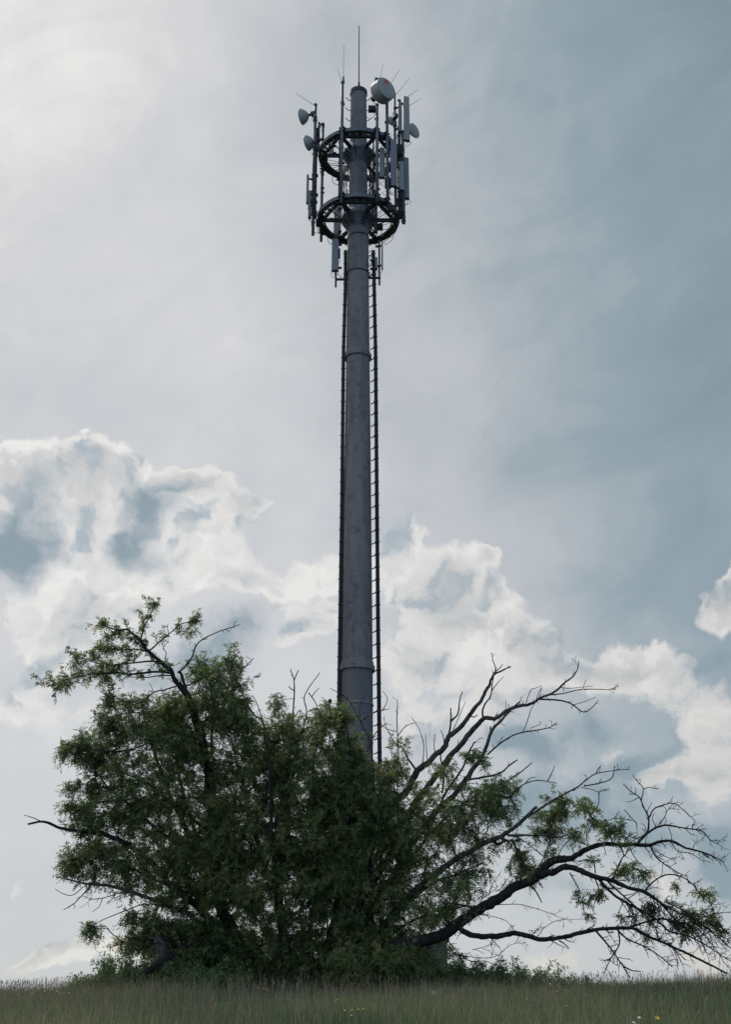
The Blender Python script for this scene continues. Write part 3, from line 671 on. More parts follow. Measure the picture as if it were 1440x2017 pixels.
class Tree:
    def __init__(s, name, base, label, group, cat='tree', seed=1):
        s.e = empty(name, base, label, cat, group); s.rg = np.random.default_rng(seed)
        s.nodes = []; s.rad = []; s.B = []; s.D = []; s.S = []; s.T = []; s.tw = MB(); s.pars = []
        s.limbs = 0
    def limb(s, pts, r0, r1, Y0, Y1, mt=None, trunk=False, kink=.35, twigs=0, tl=.45, leafy=0.0, node=True, bare=False):
        """pts in photo pixels, r in photo px; Y depth first->last"""
        n = len(pts); Ys = np.linspace(Y0, Y1, n)
        w = np.array([P(p[0], p[1], y) for p, y in zip(pts, Ys)])
        if trunk: w[0, 2] = min(w[0, 2], float(gz(w[0, 0], w[0, 1]))-.1)
        c = catmull(w, 5); m = len(c); t = np.linspace(0, 1, m)
        r = (r0*(1-t)+r1*t)*Ys[0]*1.05/FPX*getattr(s, 'thin', 1.0)
        nz = s.rg.normal(size=(m+4, 3)); nz = (nz[:-4]+2*nz[1:-3]+3*nz[2:-2]+2*nz[3:-1]+nz[4:])/4.3; nz[0] = 0; c = c+nz*(r[:, None]*kink*.6)+s.rg.normal(size=c.shape)*(r[:, None]*.10)
        r = r*(1+s.rg.normal(size=m)*.05)
        big = r0 > 2.2 or trunk
        if big:
            b = MB(); b.tube(c, r, 10 if r0 > 5 else 7); b.build('trunk' if trunk else 'limb', mt or M_BARK, s.e)
        else:
            if bare:
                db = MB(); db.tube(c, r, 5); db.build('dead_branch', M_DEAD, s.e)
            else: s.tw.tube(c, r, 5)
        if node:
            for k in range(0, m, 2):
                s.nodes.append(c[k]); s.rad.append(r[k])
        if twigs: s.spurs(c, r, twigs, tl, leafy)
        if leafy and not twigs: s.spurs(c, r, int(leafy), .3, 1.0)
        return c
    def spurs(s, c, r, n, length, leafy=0.0, up=.25):
        n = int(n*getattr(s, 'twk', 1.0)); seg = np.gradient(c, axis=0)
        for _ in range(n):
            k = int((s.rg.random()**.7)*(len(c)-1)); d = seg[k]/(np.linalg.norm(seg[k])+1e-9)
            side = s.rg.normal(size=3); side[1] *= .7; side -= d*np.dot(side, d); side = side/np.linalg.norm(side)
            v = d*.75+side*.8+np.array((0, 0, up)); v /= np.linalg.norm(v); L_ = length*(.25+.9*s.rg.random()**1.6)
            pts = [c[k]]; q = 4
            for i in range(q):
                v = v+s.rg.normal(size=3)*.22; v /= np.linalg.norm(v); pts.append(pts[-1]+v*L_/q)
            rr = min(r[k]*.6, .009+.011*L_); s.tw.tube(pts, list(np.linspace(rr, .0048, q+1)), 4)
            for j in ((1, 2, 3) if L_ > .3 else ((2,) if L_ > .15 else ())):     # second order twiglets
                if s.rg.random() > .75: continue
                v2 = v+s.rg.normal(size=3)*.7; v2 /= np.linalg.norm(v2); s.tw.tube([pts[j], pts[j]+v2*L_*.2, pts[j]+v2*L_*.4+s.rg.normal(size=3)*.03], [rr*.6, .0055, .0042], 4)
            if s.rg.random() < leafy:
                for i in range(1, q+1):
                    for _k in range(2 if i < q else 3): s.leaf(pts[i], v, .13)
    def leaf(s, p, d, size=None):
        dd = unit(np.asarray(d)*.5+s.rg.normal(size=3)*.8); s.B.append(p); s.D.append(dd); s.S.append((size or .17)*(.7+.6*s.rg.random()))
    def crown(s, blobs, Yc, grow=1.3, small=.6, shoots=4, slen=.55, lpshoot=9, dr=1.0, maxr=.06, outbias=.5):
        """blobs: (px, py, rx, ry, n[, depth half width m])"""
        att = []; sl_ = []
        for bl in blobs:
            px, py, rx, ry, n = bl[:5]; dz = bl[5] if len(bl) > 5 else min(3.0, max(.5, (rx+ry)/2*Yc/FPX))*dr
            for _ in range(max(1, int(n*(grow if n > 34 else small)))):
                while True:
                    u = s.rg.uniform(-1, 1, 3)
                    if (u**2).sum() <= 1: break
                Y = Yc+(bl[6] if len(bl) > 6 else 0)+u[2]*dz; p = P(px+u[0]*rx, py+u[1]*ry, Y)
                if p[2] > gz(p[0], p[1])+.15: att.append(p); sl_.append(slen*(1 if min(rx, ry) > 24 else .7 if min(rx, ry) > 11 else .6))
        att = np.array(att); pos = np.array(s.nodes); cent = pos.mean(0)
        d0 = np.array([np.min(np.linalg.norm(pos-a, axis=1)) for a in att]); order = np.argsort(d0)
        ends = {}; nodes = list(pos); rad = list(s.rad); par = [-1]*len(nodes); cnt = [0]*len(nodes); paths = []
        arr = np.zeros((len(nodes)+3*len(att)+5, 3)); arr[:len(nodes)] = pos; m = len(nodes); nsk = m
        for oi in order:
            a = att[oi]; dv = a-arr[:m]; dist = np.linalg.norm(dv, axis=1)
            cost = dist+.7*np.clip(arr[:m, 2]-a[2], 0, None)+.25*(np.arange(m) >= nsk)*0
            k = int(np.argmin(cost)); b = arr[k]; L_ = dist[k]
            if L_ < .03: continue
            mid1 = b+(a-b)*.33+s.rg.normal(size=3)*L_*.09+np.array((0, 0, -.03*L_)); mid2 = b+(a-b)*.68+s.rg.normal(size=3)*L_*.08+np.array((0, 0, .08*L_))
            i1, i2, i3 = m, m+1, m+2; arr[i1] = mid1; arr[i2] = mid2; arr[i3] = a; m += 3
            ends[i3] = sl_[oi]; par += [k, i1, i2]; cnt += [0, 0, 1]; paths.append((k, i1, i2, i3))
        for i in range(m-1, nsk-1, -1): cnt[par[i]] += cnt[i] if par[i] >= nsk else 0
        R_ = lambda i: min(maxr, .0075*max(1, cnt[i])**.5)
        for (k, i1, i2, i3) in paths:
            rs = [min(R_(i1)*1.15, rad[k] if k < nsk else R_(k)), R_(i1), R_(i2), max(.005, R_(i3)*.8)]
            s.tw.tube(arr[[k, i1, i2, i3]], rs, 5 if rs[0] > .015 else 4, cap=False)
            slen = ends[i3]; a = arr[i3]; base = unit(a-arr[k]); out = unit(a-cent)
            for j in range(shoots):
                st = arr[i2]+(a-arr[i2])*s.rg.random() if j else a
                v = unit(base*.6+out*outbias+s.rg.normal(size=3)*.65+np.array((0, 0, .15))); L_ = slen*(.5+s.rg.random()*.9); q = 4; p = st; pts = [p]
                for i in range(q):
                    v = unit(v+s.rg.normal(size=3)*.15+np.array((0, 0, -.10))); p = p+v*L_/q; pts.append(p)
                s.tw.tube(pts, [.005, .0045, .004, .0035, .003], 3, cap=False)
                nl = int(lpshoot*(.6+.8*s.rg.random())); tt = s.rg.random()
                for i in range(nl):
                    f = (i+.5)/nl*q; i0 = int(f); pp = pts[i0]+(pts[min(i0+1, q)]-pts[i0])*(f-i0); s.leaf(pp, v)
                    s.T.append(.5+(tt-.5)*.35)
    def finish(s, mt=None, twmat=None):
        s.tw.build('twigs', twmat or M_BARK, s.e)
        if s.B:
            n = len(s.B); tint = np.clip(s.rg.normal(.52, .22, n), 0, 1)
            leaves_mesh('foliage', np.array(s.B), np.array(s.D), np.array(s.S), s.e, mt or M_LEAF, tint=tint, rg=s.rg)
        print(s.e.name, 'leaves', len(s.B))
    @property
    def dead(s):
        if not hasattr(s, '_dead'): s._dead = MB()
        return s._dead
GROW = 1.55
GRP = 'trees of the thicket round the mast foot'
YT = 35.0

# ---- left tree with the high leaning crown limb
def tree_left():
    t = Tree('locust_tree', P(462, 1950, YT), 'leafy tree at the left with a thin sweeping top limb above its crown', GRP, seed=3)
    L = t.limb
    L([(470,1960),(455,1850),(436,1770),(425,1690),(417,1600),(408,1515),(401,1475),(388,1424),(379,1399),(368,1367),(356,1352),(350,1345)], 12, 5, YT, YT-.6, trunk=True, twigs=10)
    L([(350,1347),(338,1323),(325,1311),(307,1294),(289,1278),(278,1262),(265,1251),(249,1240),(231,1240),(213,1235),(199,1228)], 4.6, .9, YT-.6, YT-1.2, twigs=27, tl=.4, leafy=.85)
    L([(368,1367),(363,1345),(356,1327),(350,1322)], 3.2, 2.2, YT-.55, YT-.7)
    L([(277,1262),(283,1237),(292,1219),(301,1197),(302,1180)], 1.7, .7, YT-.8, YT-.7, twigs=8, tl=.3, leafy=.85)
    L([(338,1325),(307,1323),(260,1327),(235,1325),(202,1326),(173,1328),(144,1336),(119,1341),(92,1352)], 2.4, .8, YT-.7, YT-1.9, twigs=37, tl=.5, leafy=.85)
    L([(325,1309),(300,1302),(260,1305),(224,1309),(195,1307),(159,1294),(134,1285)], 2.0, .7, YT-.7, YT-.1, twigs=23, tl=.4, leafy=.85)
    L([(295,1284),(267,1278),(238,1280),(213,1276),(188,1276)], 1.6, .7, YT-.8, YT-1.5, twigs=17, tl=.4, leafy=.85)
    L([(338,1330),(310,1331),(285,1334),(253,1332),(231,1323)], 1.4, .7, YT-.7, YT-.2, twigs=6, leafy=.85)
    L([(350,1325),(365,1312),(379,1293),(386,1271),(401,1258),(430,1244),(451,1237),(473,1230)], 2.0, .7, YT-.7, YT-1.3, mt=M_DEAD, twigs=9, tl=.3, bare=True, node=False)
    L([(460,1233),(463,1226),(466,1223)], .8, .5, YT-1.3, YT-1.3, bare=True, node=False)
    L([(296,1280),(314,1264),(332,1249),(354,1231),(376,1224),(397,1222)], 1.6, .7, YT-.8, YT-.4, twigs=8, tl=.35)
    L([(332,1249),(330,1236),(331,1228)], .9, .5, YT-.7, YT-.7, bare=True, node=False)
    L([(310,1268),(307,1256),(296,1250)], .9, .5, YT-.7, YT-.7, bare=True, node=False)
    L([(325,1300),(327,1285),(322,1276),(330,1265)], 1.0, .5, YT-.7, YT-.7, bare=True, node=False)
    L([(360,1318),(372,1300),(384,1290)], 1.0, .5, YT-.7, YT-.9, bare=True, node=False)
    L([(352,1350),(325,1358),(303,1363),(282,1381),(260,1388)], 1.6, .8, YT-.6, YT-1.4)
    L([(303,1363),(297,1350),(294,1345)], .8, .4, YT-1, YT-1, bare=True, node=False)
    L([(300,1405),(260,1404),(224,1410),(206,1417),(184,1419)], 1.4, .7, YT-.2, YT-1.2, bare=True)
    L([(206,1417),(196,1428),(190,1430)], .8, .4, YT-1, YT-1, bare=True, node=False)
    L([(408,1515),(365,1480),(318,1457),(274,1471),(238,1480),(202,1479),(166,1473),(119,1464)], 2.3, .8, YT-.2, YT-1.6, twigs=6)
    L([(425,1650),(350,1590),(300,1548),(253,1526),(224,1515),(195,1507),(170,1497)], 3.2, .8, YT, YT+.9, twigs=5)
    L([(330,1650),(270,1600),(231,1565),(209,1547),(197,1529),(181,1511),(144,1491)], 2.6, .8, YT-.3, YT-1.2, mt=M_DEAD, twigs=6)
    L([(188,1530),(166,1545),(139,1558)], 1.0, .6, YT-1, YT-1.2)
    L([(260,1574),(220,1576),(188,1580)], 2.0, 1.9, YT-.7, YT-.9, bare=True, node=False)
    L([(446,1850),(390,1790),(340,1745),(300,1700),(250,1662),(200,1641),(155,1634),(119,1630),(83,1619),(54,1623)], 7, 1.5, YT, YT-1.2, twigs=6)
    L([(83,1619),(65,1610),(47,1605)], 1.1, .6, YT-1.2, YT-1.2, bare=True, node=False)
    L([(450,1900),(400,1830),(360,1795),(321,1779),(271,1759),(217,1744),(181,1741),(144,1734),(112,1726)], 6, .8, YT-.2, YT-1.6, mt=M_DEAD, twigs=8, bare=True)
    L([(181,1741),(155,1770),(140,1783),(125,1791)], 1.2, .7, YT-1.4, YT-1.6, bare=True, node=False, twigs=3, tl=.25)
    L([(238,1757),(202,1768),(173,1771)], 1.1, .6, YT-1.1, YT-1.3, bare=True, node=False, twigs=3)
    L([(202,1768),(195,1785),(182,1795)], .8, .5, YT-1.1, YT-1.3, bare=True, node=False)
    L([(164,1746),(143,1762),(125,1760),(108,1750)], .9, .5, YT-1.1, YT-1.3, bare=True, node=False)
    L([(330,1785),(285,1780),(242,1795),(202,1811),(176,1826)], 1.2, .6, YT-.6, YT-1.4)
    L([(300,1785),(325,1820),(335,1838)], 1.0, .7, YT-.8, YT-1.0, bare=True, node=False)
    # stems fanning through the crown
    L([(440,1800),(400,1700),(350,1600),(310,1500),(290,1430),(280,1400)], 6, 1.5, YT+.3, YT+1.2)
    L([(445,1850),(420,1750),(385,1640),(360,1560),(345,1470),(330,1410)], 5, 1.5, YT+.6, YT+1.8)
    L([(455,1880),(385,1760),(310,1660),(240,1610),(190,1600)], 5, 1.2, YT+.8, YT+1.6)
    L([(420,1690),(421,1560),(417,1450),(421,1395),(415,1352),(401,1295)], 4, 1.2, YT+.5, YT+.8)
    L([(419,1440),(440,1390),(450,1350),(455,1315)], 2, .9, YT+.6, YT+1.0)
    L([(380,1760),(300,1730),(240,1700),(180,1690),(140,1692)], 3, .9, YT-.3, YT-.8)
    L([(440,1880),(380,1850),(320,1850),(270,1850),(245,1843)], 2.6, .8, YT-.5, YT-1.3)
    bl = [(300,1480,105,80,84),(340,1430,70,50,38),(255,1560,95,55,50),(150,1470,38,14,16,.4),(190,1490,45,25,26,.7),(175,1620,38,20,18,.6),(160,1545,22,10,5,.3),(150,1590,20,12,9,.4),
          (220,1690,75,35,46),(150,1697,32,12,11,.4),(330,1620,110,85,88),(330,1730,80,60,56),(410,1330,34,34,22,.7),(450,1340,28,45,20,.7),(415,1400,60,45,46,1.2),
          (330,1395,36,30,18,.9),(270,1385,18,20,9,.4),(218,1388,12,20,7,.3),(225,1435,28,30,18,.6),(400,1560,70,120,80),(420,1710,60,90,70),(440,1870,60,60,90,1.0,.3),(360,1870,40,36,26,.8),(300,1815,60,22,22,.6),(350,1850,50,30,26,.7),(380,1820,50,50,30,.8),(400,1880,60,30,24,.8),(265,1850,28,13,12,.5),(300,1852,36,16,14,.6),
          (182,1824,13,7,5,.2),(270,1800,20,8,4,.2),(180,1330,44,8,5,.35),(115,1345,20,7,2,.25),(150,1295,22,12,3,.3),(190,1285,28,12,4,.35),(240,1290,22,10,2,.3),(250,1302,22,8,2,.3),(245,1242,22,8,2,.3),(205,1232,9,9,1,.2),
          (225,1262,18,10,1,.3),(285,1225,8,12,1,.2),(301,1183,11,11,1,.2),(352,1232,12,10,1,.2),(388,1218,22,11,3,.3),(345,1258,26,10,2,.3),(365,1245,14,6,1,.2),(465,1400,30,30,12,.8)]
    t.crown(bl, YT-.3, grow=.95, small=.8, lpshoot=10, slen=.5); t.finish()
tree_left()

# ---- middle tree in front of the mast
def tree_middle():
    t = Tree('locust_tree', P(580, 1950, YT-.5), 'broad bushy tree in the middle, its dense green crown covering the lower mast', GRP, seed=5)
    L = t.limb; Y = YT-.5
    L([(575,1960),(560,1850),(550,1740),(547,1633),(556,1575),(560,1550),(567,1528),(565,1496),(579,1463),(597,1438)], 9, 1.6, Y, Y-.4, trunk=True)
    L([(640,1960),(650,1850),(680,1740),(691,1640),(689,1585),(697,1540),(690,1480),(678,1410)], 8, 1.2, Y+.4, Y-.3, trunk=True)
    L([(560,1800),(520,1700),(490,1600),(470,1520),(455,1450)], 5, 1.2, Y+.5, Y+1.0)
    L([(600,1900),(620,1780),(625,1680),(615,1580),(620,1480),(640,1430)], 5, 1.2, Y+.8, Y+1.2)
    L([(680,1850),(720,1740),(738,1650),(738,1600),(736,1557),(735,1500)], 5, 1.2, Y, Y-.2)
    L([(700,1800),(760,1700),(785,1620),(775,1540)], 4, 1.2, Y+.5, Y+1)
    L([(540,1700),(535,1600),(530,1500),(520,1440)], 4, 1.2, Y-.8, Y-1.2)
    L([(575,1465),(577,1412),(579,1376),(579,1340),(572,1317)], 1.9, .9, Y-.3, Y-.3, bare=True, twigs=2, tl=.15)
    L([(579,1340),(584,1328),(588,1319)], 1.3, .8, Y-.3, Y-.3, bare=True, node=False)
    L([(579,1360),(573,1356),(568,1352)], 1.2, .8, Y-.3, Y-.3, bare=True, node=False)
    L([(597,1438),(604,1402),(599,1376),(608,1355),(619,1340),(630,1324)], 1.3, .7, Y-.4, Y-.5, bare=True, twigs=4, tl=.15)
    L([(608,1364),(619,1380),(624,1394),(612,1398),(603,1404)], 1.1, .7, Y-.4, Y-.4, bare=True, node=False)
    L([(614,1372),(620,1363),(629,1355)], 1.0, .6, Y-.4, Y-.4, bare=True, node=False)
    L([(532,1460),(521,1431),(516,1417),(503,1409),(495,1399),(477,1363),(466,1345),(471,1327),(487,1309),(500,1296)], 1.9, .8, Y-.2, Y-.6, bare=True, twigs=3, tl=.2)
    L([(471,1327),(466,1312),(464,1306)], 1.0, .6, Y-.5, Y-.5, bare=True, node=False)
    L([(487,1309),(484,1300)], .8, .6, Y-.5, Y-.5, bare=True, node=False)
    L([(516,1415),(506,1385),(497,1368)], 1.0, .6, Y-.5, Y-.5, bare=True, node=False, twigs=2, tl=.15)
    # twigs crossing the mast
    L([(735,1500),(727,1456),(709,1420),(691,1384),(677,1369),(663,1362),(650,1355)], 1.4, .6, Y-.2, Y-.2, bare=True, twigs=5, tl=.3)
    L([(709,1420),(738,1403),(767,1396)], 1.2, .6, Y-.2, Y-.2, bare=True, node=False, twigs=4, tl=.25)
    L([(722,1480),(735,1452),(749,1434),(762,1424)], 1.4, .8, Y-.2, Y-.2, bare=True, node=False, twigs=3, tl=.25)
    L([(712,1425),(708,1400),(712,1380),(724,1362)], 1.0, .5, Y-.2, Y-.2, bare=True, node=False, twigs=2, tl=.2)
    # upright bare shoots right of the mast
    L([(782,1560),(784,1480),(782,1420),(783,1385),(782,1378)], 1.3, .6, Y+.2, Y+.2, bare=True, twigs=6, tl=.25)
    L([(783,1450),(800,1430),(822,1422)], 1.0, .5, Y+.2, Y+.2, bare=True, node=False, twigs=3, tl=.2)
    L([(782,1470),(762,1435),(756,1412)], .9, .5, Y+.2, Y+.2, bare=True, node=False, twigs=2, tl=.2)
    L([(780,1440),(760,1434),(750,1424)], .9, .5, Y+.2, Y+.2, bare=True, node=False)
    L([(830,1520),(835,1470),(825,1435),(810,1412)], 1.0, .5, Y+.2, Y+.2, bare=True, node=False, twigs=4, tl=.2)
    L([(843,1510),(840,1470),(838,1444)], .9, .5, Y+.2, Y+.2, bare=True, node=False)
    L([(753,1400),(763,1378),(754,1360)], .9, .5, Y-.2, Y-.2, bare=True, node=False)
    bl = [(540,1490,90,65,74),(500,1430,50,30,26,.9),(590,1440,50,32,30,.9),(555,1395,12,14,5,.3),(640,1425,36,30,26,.9),(672,1418,20,24,16,.4),(688,1475,24,34,18,.5),(600,1530,110,80,95),(690,1560,80,70,76),
          (760,1540,40,50,26,1.0),(560,1640,130,90,130),(680,1650,100,80,96),(770,1620,60,60,36),(560,1740,150,80,120),(700,1750,110,80,90),(600,1880,170,60,190,1.3,.6),(745,1870,90,56,100,1.1,.2),(715,1900,60,34,40,.6,-1.6),(780,1888,50,26,26,.5,-1.9),
          (780,1490,30,20,6,.6),(770,1460,18,10,3,.3),(470,1620,60,100,50)]
    t.crown(bl, Y+.2, grow=1.0, lpshoot=10, slen=.5); t.finish()
tree_middle()

# ---- right tree, half dead, bare limbs fanning to the right
def tree_right():
    t = Tree('locust_tree', P(690, 1950, YT+.8), 'half-dead tree right of the mast, bare dark limbs fanning above a sparse crown', GRP, seed=8); t.thin = .86; t.twk = 2.8
    L = t.limb; Y = YT+.8; D = M_DEAD
    L([(690,1960),(690,1800),(700,1700),(713,1654),(734,1629),(749,1607),(774,1582),(796,1561),(821,1521),(843,1499),(868,1481),(883,1456),(904,1434),(929,1405),(948,1380),(962,1355),(967,1340),(974,1328),(986,1322),(1007,1313)], 11, 1.4, Y, Y-.8, D, trunk=True, twigs=6, tl=.3)
    L([(967,1340),(976,1319),(971,1300),(969,1286)], 1.8, .7, Y-.7, Y-.7, D, twigs=2, tl=.2, bare=True, node=False)
    L([(972,1325),(984,1316),(990,1308)], 1.4, .8, Y-.7, Y-.7, D, bare=True, node=False)
    L([(821,1521),(807,1499),(800,1485),(794,1476)], 2.6, 1.5, Y-.4, Y-.3, D, twigs=1, tl=.2, node=False)
    L([(883,1456),(887,1430),(888,1412),(887,1394)], 2.6, 1.3, Y-.5, Y-.5, D, node=False)
    L([(889,1420),(902,1405),(905,1382),(911,1362)], 2.3, 1.0, Y-.5, Y-.5, D, node=False)
    L([(893,1438),(905,1410),(917,1382)], 1.0, .6, Y-.5, Y-.5, D, bare=True, node=False)
    L([(926,1410),(934,1412),(941,1407)], 1.7, 1.0, Y-.5, Y-.5, D, bare=True, node=False)
    L([(875,1465),(873,1448),(868,1438)], 1.3, .8, Y-.5, Y-.5, D, bare=True, node=False)
    L([(857,1484),(855,1465),(857,1445)], 1.2, .8, Y-.5, Y-.5, D, bare=True, node=False)
    L([(700,1880),(713,1740),(771,1644),(792,1615),(818,1586),(846,1543),(872,1510),(893,1481),(915,1456),(944,1423),(953,1415),(974,1414),(996,1402),(1018,1393),(1045,1387),(1064,1375),(1090,1364),(1108,1347),(1126,1335),(1137,1319),(1141,1302)], 9, .8, Y+.5, Y-.5, D, twigs=12, tl=.3)
    L([(952,1415),(951,1402),(956,1385),(967,1369),(969,1347),(974,1326)], 2.3, 1.0, Y, Y-.2, D, twigs=2, tl=.2, node=False)
    L([(969,1360),(980,1345),(992,1332)], 1.2, .6, Y-.1, Y-.2, D, bare=True, node=False)
    L([(1072,1370),(1108,1366),(1144,1358),(1180,1357),(1198,1358),(1220,1351)], 1.5, .6, Y-.2, Y-.4, D, twigs=5, tl=.25, bare=True, node=False)
    L([(1064,1377),(1101,1379),(1126,1387),(1148,1402),(1166,1393),(1178,1380)], 2.2, .8, Y-.2, Y+.2, D, twigs=3, tl=.25, bare=True, node=False)
    L([(1130,1388),(1155,1380),(1173,1373)], .9, .5, Y, Y, D, bare=True, node=False)
    L([(1104,1354),(1129,1355),(1169,1351)], 1.1, .5, Y-.3, Y-.3, D, bare=True, node=False)
    L([(1148,1358),(1152,1345),(1155,1337)], .8, .5, Y-.3, Y-.3, D, bare=True, node=False)
    L([(1110,1362),(1112,1348),(1115,1336)], .8, .5, Y-.3, Y-.3, D, bare=True, node=False)
    L([(1036,1384),(1045,1360),(1055,1355),(1066,1350)], 1.1, .6, Y-.3, Y-.3, D, bare=True, node=False)
    L([(1057,1378),(1062,1362),(1068,1351)], 1.0, .5, Y-.3, Y-.3, D, bare=True, node=False)
    L([(996,1402),(997,1390),(996,1379)], .9, .5, Y-.3, Y-.3, D, bare=True, node=False)
    L([(1018,1394),(1030,1384),(1028,1378)], 1.0, .5, Y-.3, Y-.3, D, bare=True, node=False)
    L([(720,1820),(760,1740),(820,1650),(860,1600),(900,1560),(927,1521),(945,1496),(960,1467),(967,1441),(985,1420),(1003,1402),(1023,1382)], 8, 1.6, Y-.3, Y-.8, D, twigs=5, tl=.3)
    L([(967,1443),(966,1430)], 2.2, 1.8, Y-.6, Y-.6, D, bare=True, node=False)
    L([(960,1486),(981,1467),(1003,1452),(1025,1443),(1057,1438),(1083,1432),(1096,1423)], 2.0, .9, Y-.6, Y-1.1, D, twigs=5, tl=.25, node=False)
    L([(1030,1442),(1039,1420),(1046,1398),(1055,1382),(1058,1376)], 1.1, .7, Y-.8, Y-.8, D, bare=True, node=False)
    L([(1045,1434),(1065,1425),(1062,1420)], .8, .5, Y-.8, Y-.8, D, bare=True, node=False)
    L([(920,1534),(956,1530),(989,1519),(1005,1506),(1019,1496)], 2.6, 1.3, Y-.6, Y-1.2, D, twigs=2, tl=.2)
    L([(985,1545),(1003,1535),(1028,1519),(1048,1502)], 1.8, 1.1, Y-.8, Y-1.2, D, twigs=1, tl=.2)
    L([(1005,1568),(1021,1553),(1039,1541),(1064,1537),(1097,1542)], 1.6, .9, Y-.8, Y-1.2, D, twigs=2, tl=.2)
    L([(1079,1538),(1087,1522),(1093,1507)], 1.3, .8, Y-1.1, Y-1.1, D, bare=True, node=False)
    L([(1035,1542),(1045,1532),(1055,1530)], 1.1, .7, Y-1.1, Y-1.1, D, bare=True, node=False)
    L([(871,1560),(874,1530),(869,1500),(868,1485)], 2.3, 1.5, Y-.2, Y-.4, D)
    L([(850,1620),(880,1560),(912,1510),(925,1480),(935,1460)], 3, 1.5, Y+.3, Y+.2, D, twigs=3)
    L([(750,1830),(800,1770),(840,1735),(893,1694),(929,1676),(956,1658),(992,1644),(1014,1629),(1039,1606),(1058,1588)], 8, 3.2, Y-.6, Y-1.4, D)
    L([(1036,1610),(1057,1597),(1083,1580),(1108,1566),(1137,1550),(1151,1539),(1173,1524),(1209,1517),(1241,1515)], 2.6, .7, Y-1.3, Y-1.6, D, twigs=6, tl=.25)
    L([(1150,1548),(1180,1542),(1205,1532),(1211,1508)], 1.6, .9, Y-1.4, Y-1.4, D, bare=True, node=False, twigs=3, tl=.2)
    L([(1173,1524),(1178,1515),(1184,1507)], 1.5, .9, Y-1.4, Y-1.4, D, bare=True, node=False)
    L([(1144,1551),(1165,1554),(1180,1559),(1200,1553)], 1.1, .6, Y-1.4, Y-1.4, D, bare=True, node=False, twigs=2, tl=.2)
    L([(1180,1559),(1178,1586),(1162,1607),(1157,1636),(1158,1665)], 1.2, .8, Y-1.4, Y-1.5, D, bare=True, twigs=4, tl=.25)
    L([(999,1644),(1028,1644),(1064,1645),(1101,1649),(1122,1640),(1140,1636)], 2.4, 1.2, Y-1.2, Y-1.6, D, twigs=4, tl=.3)
    L([(740,1800),(800,1700),(850,1640),(900,1590),(950,1560)], 5, 1.5, Y+.6, Y+1.0)
    L([(780,1800),(850,1740),(900,1720),(950,1700)], 4, 1.2, Y, Y-.2)
    L([(780,1830),(840,1800),(900,1780)], 3, 1.2, Y-.4, Y-.8)
    bl = [(985,1550,34,26,22,.8),(940,1580,60,42,50,1.2),(880,1600,70,50,50,1.4),(985,1590,38,22,20,.8),(930,1490,16,10,6,.3),(950,1500,22,10,6,.4),(880,1540,40,30,14,.9),(820,1560,40,40,10,.9),
          (830,1650,80,60,76,1.6),(900,1650,60,30,14,1.0),(850,1730,90,60,80,1.6),(930,1710,40,34,20,.9),(820,1810,70,45,40,1.2),(900,1790,40,30,10,.8),(985,1660,30,12,7,.4),
          (1085,1600,28,20,18,.5),(1075,1632,30,20,18,.5),(1100,1580,24,12,9,.4),(1028,1690,22,22,15,.5),(1045,1715,16,16,9,.4),(1150,1588,22,10,9,.4),(1165,1615,14,12,6,.3),(1010,1650,14,10,4,.3)]
    t.crown(bl, Y-.6, grow=.66, small=.7, shoots=3, slen=.42, lpshoot=8); t.finish()
tree_right()

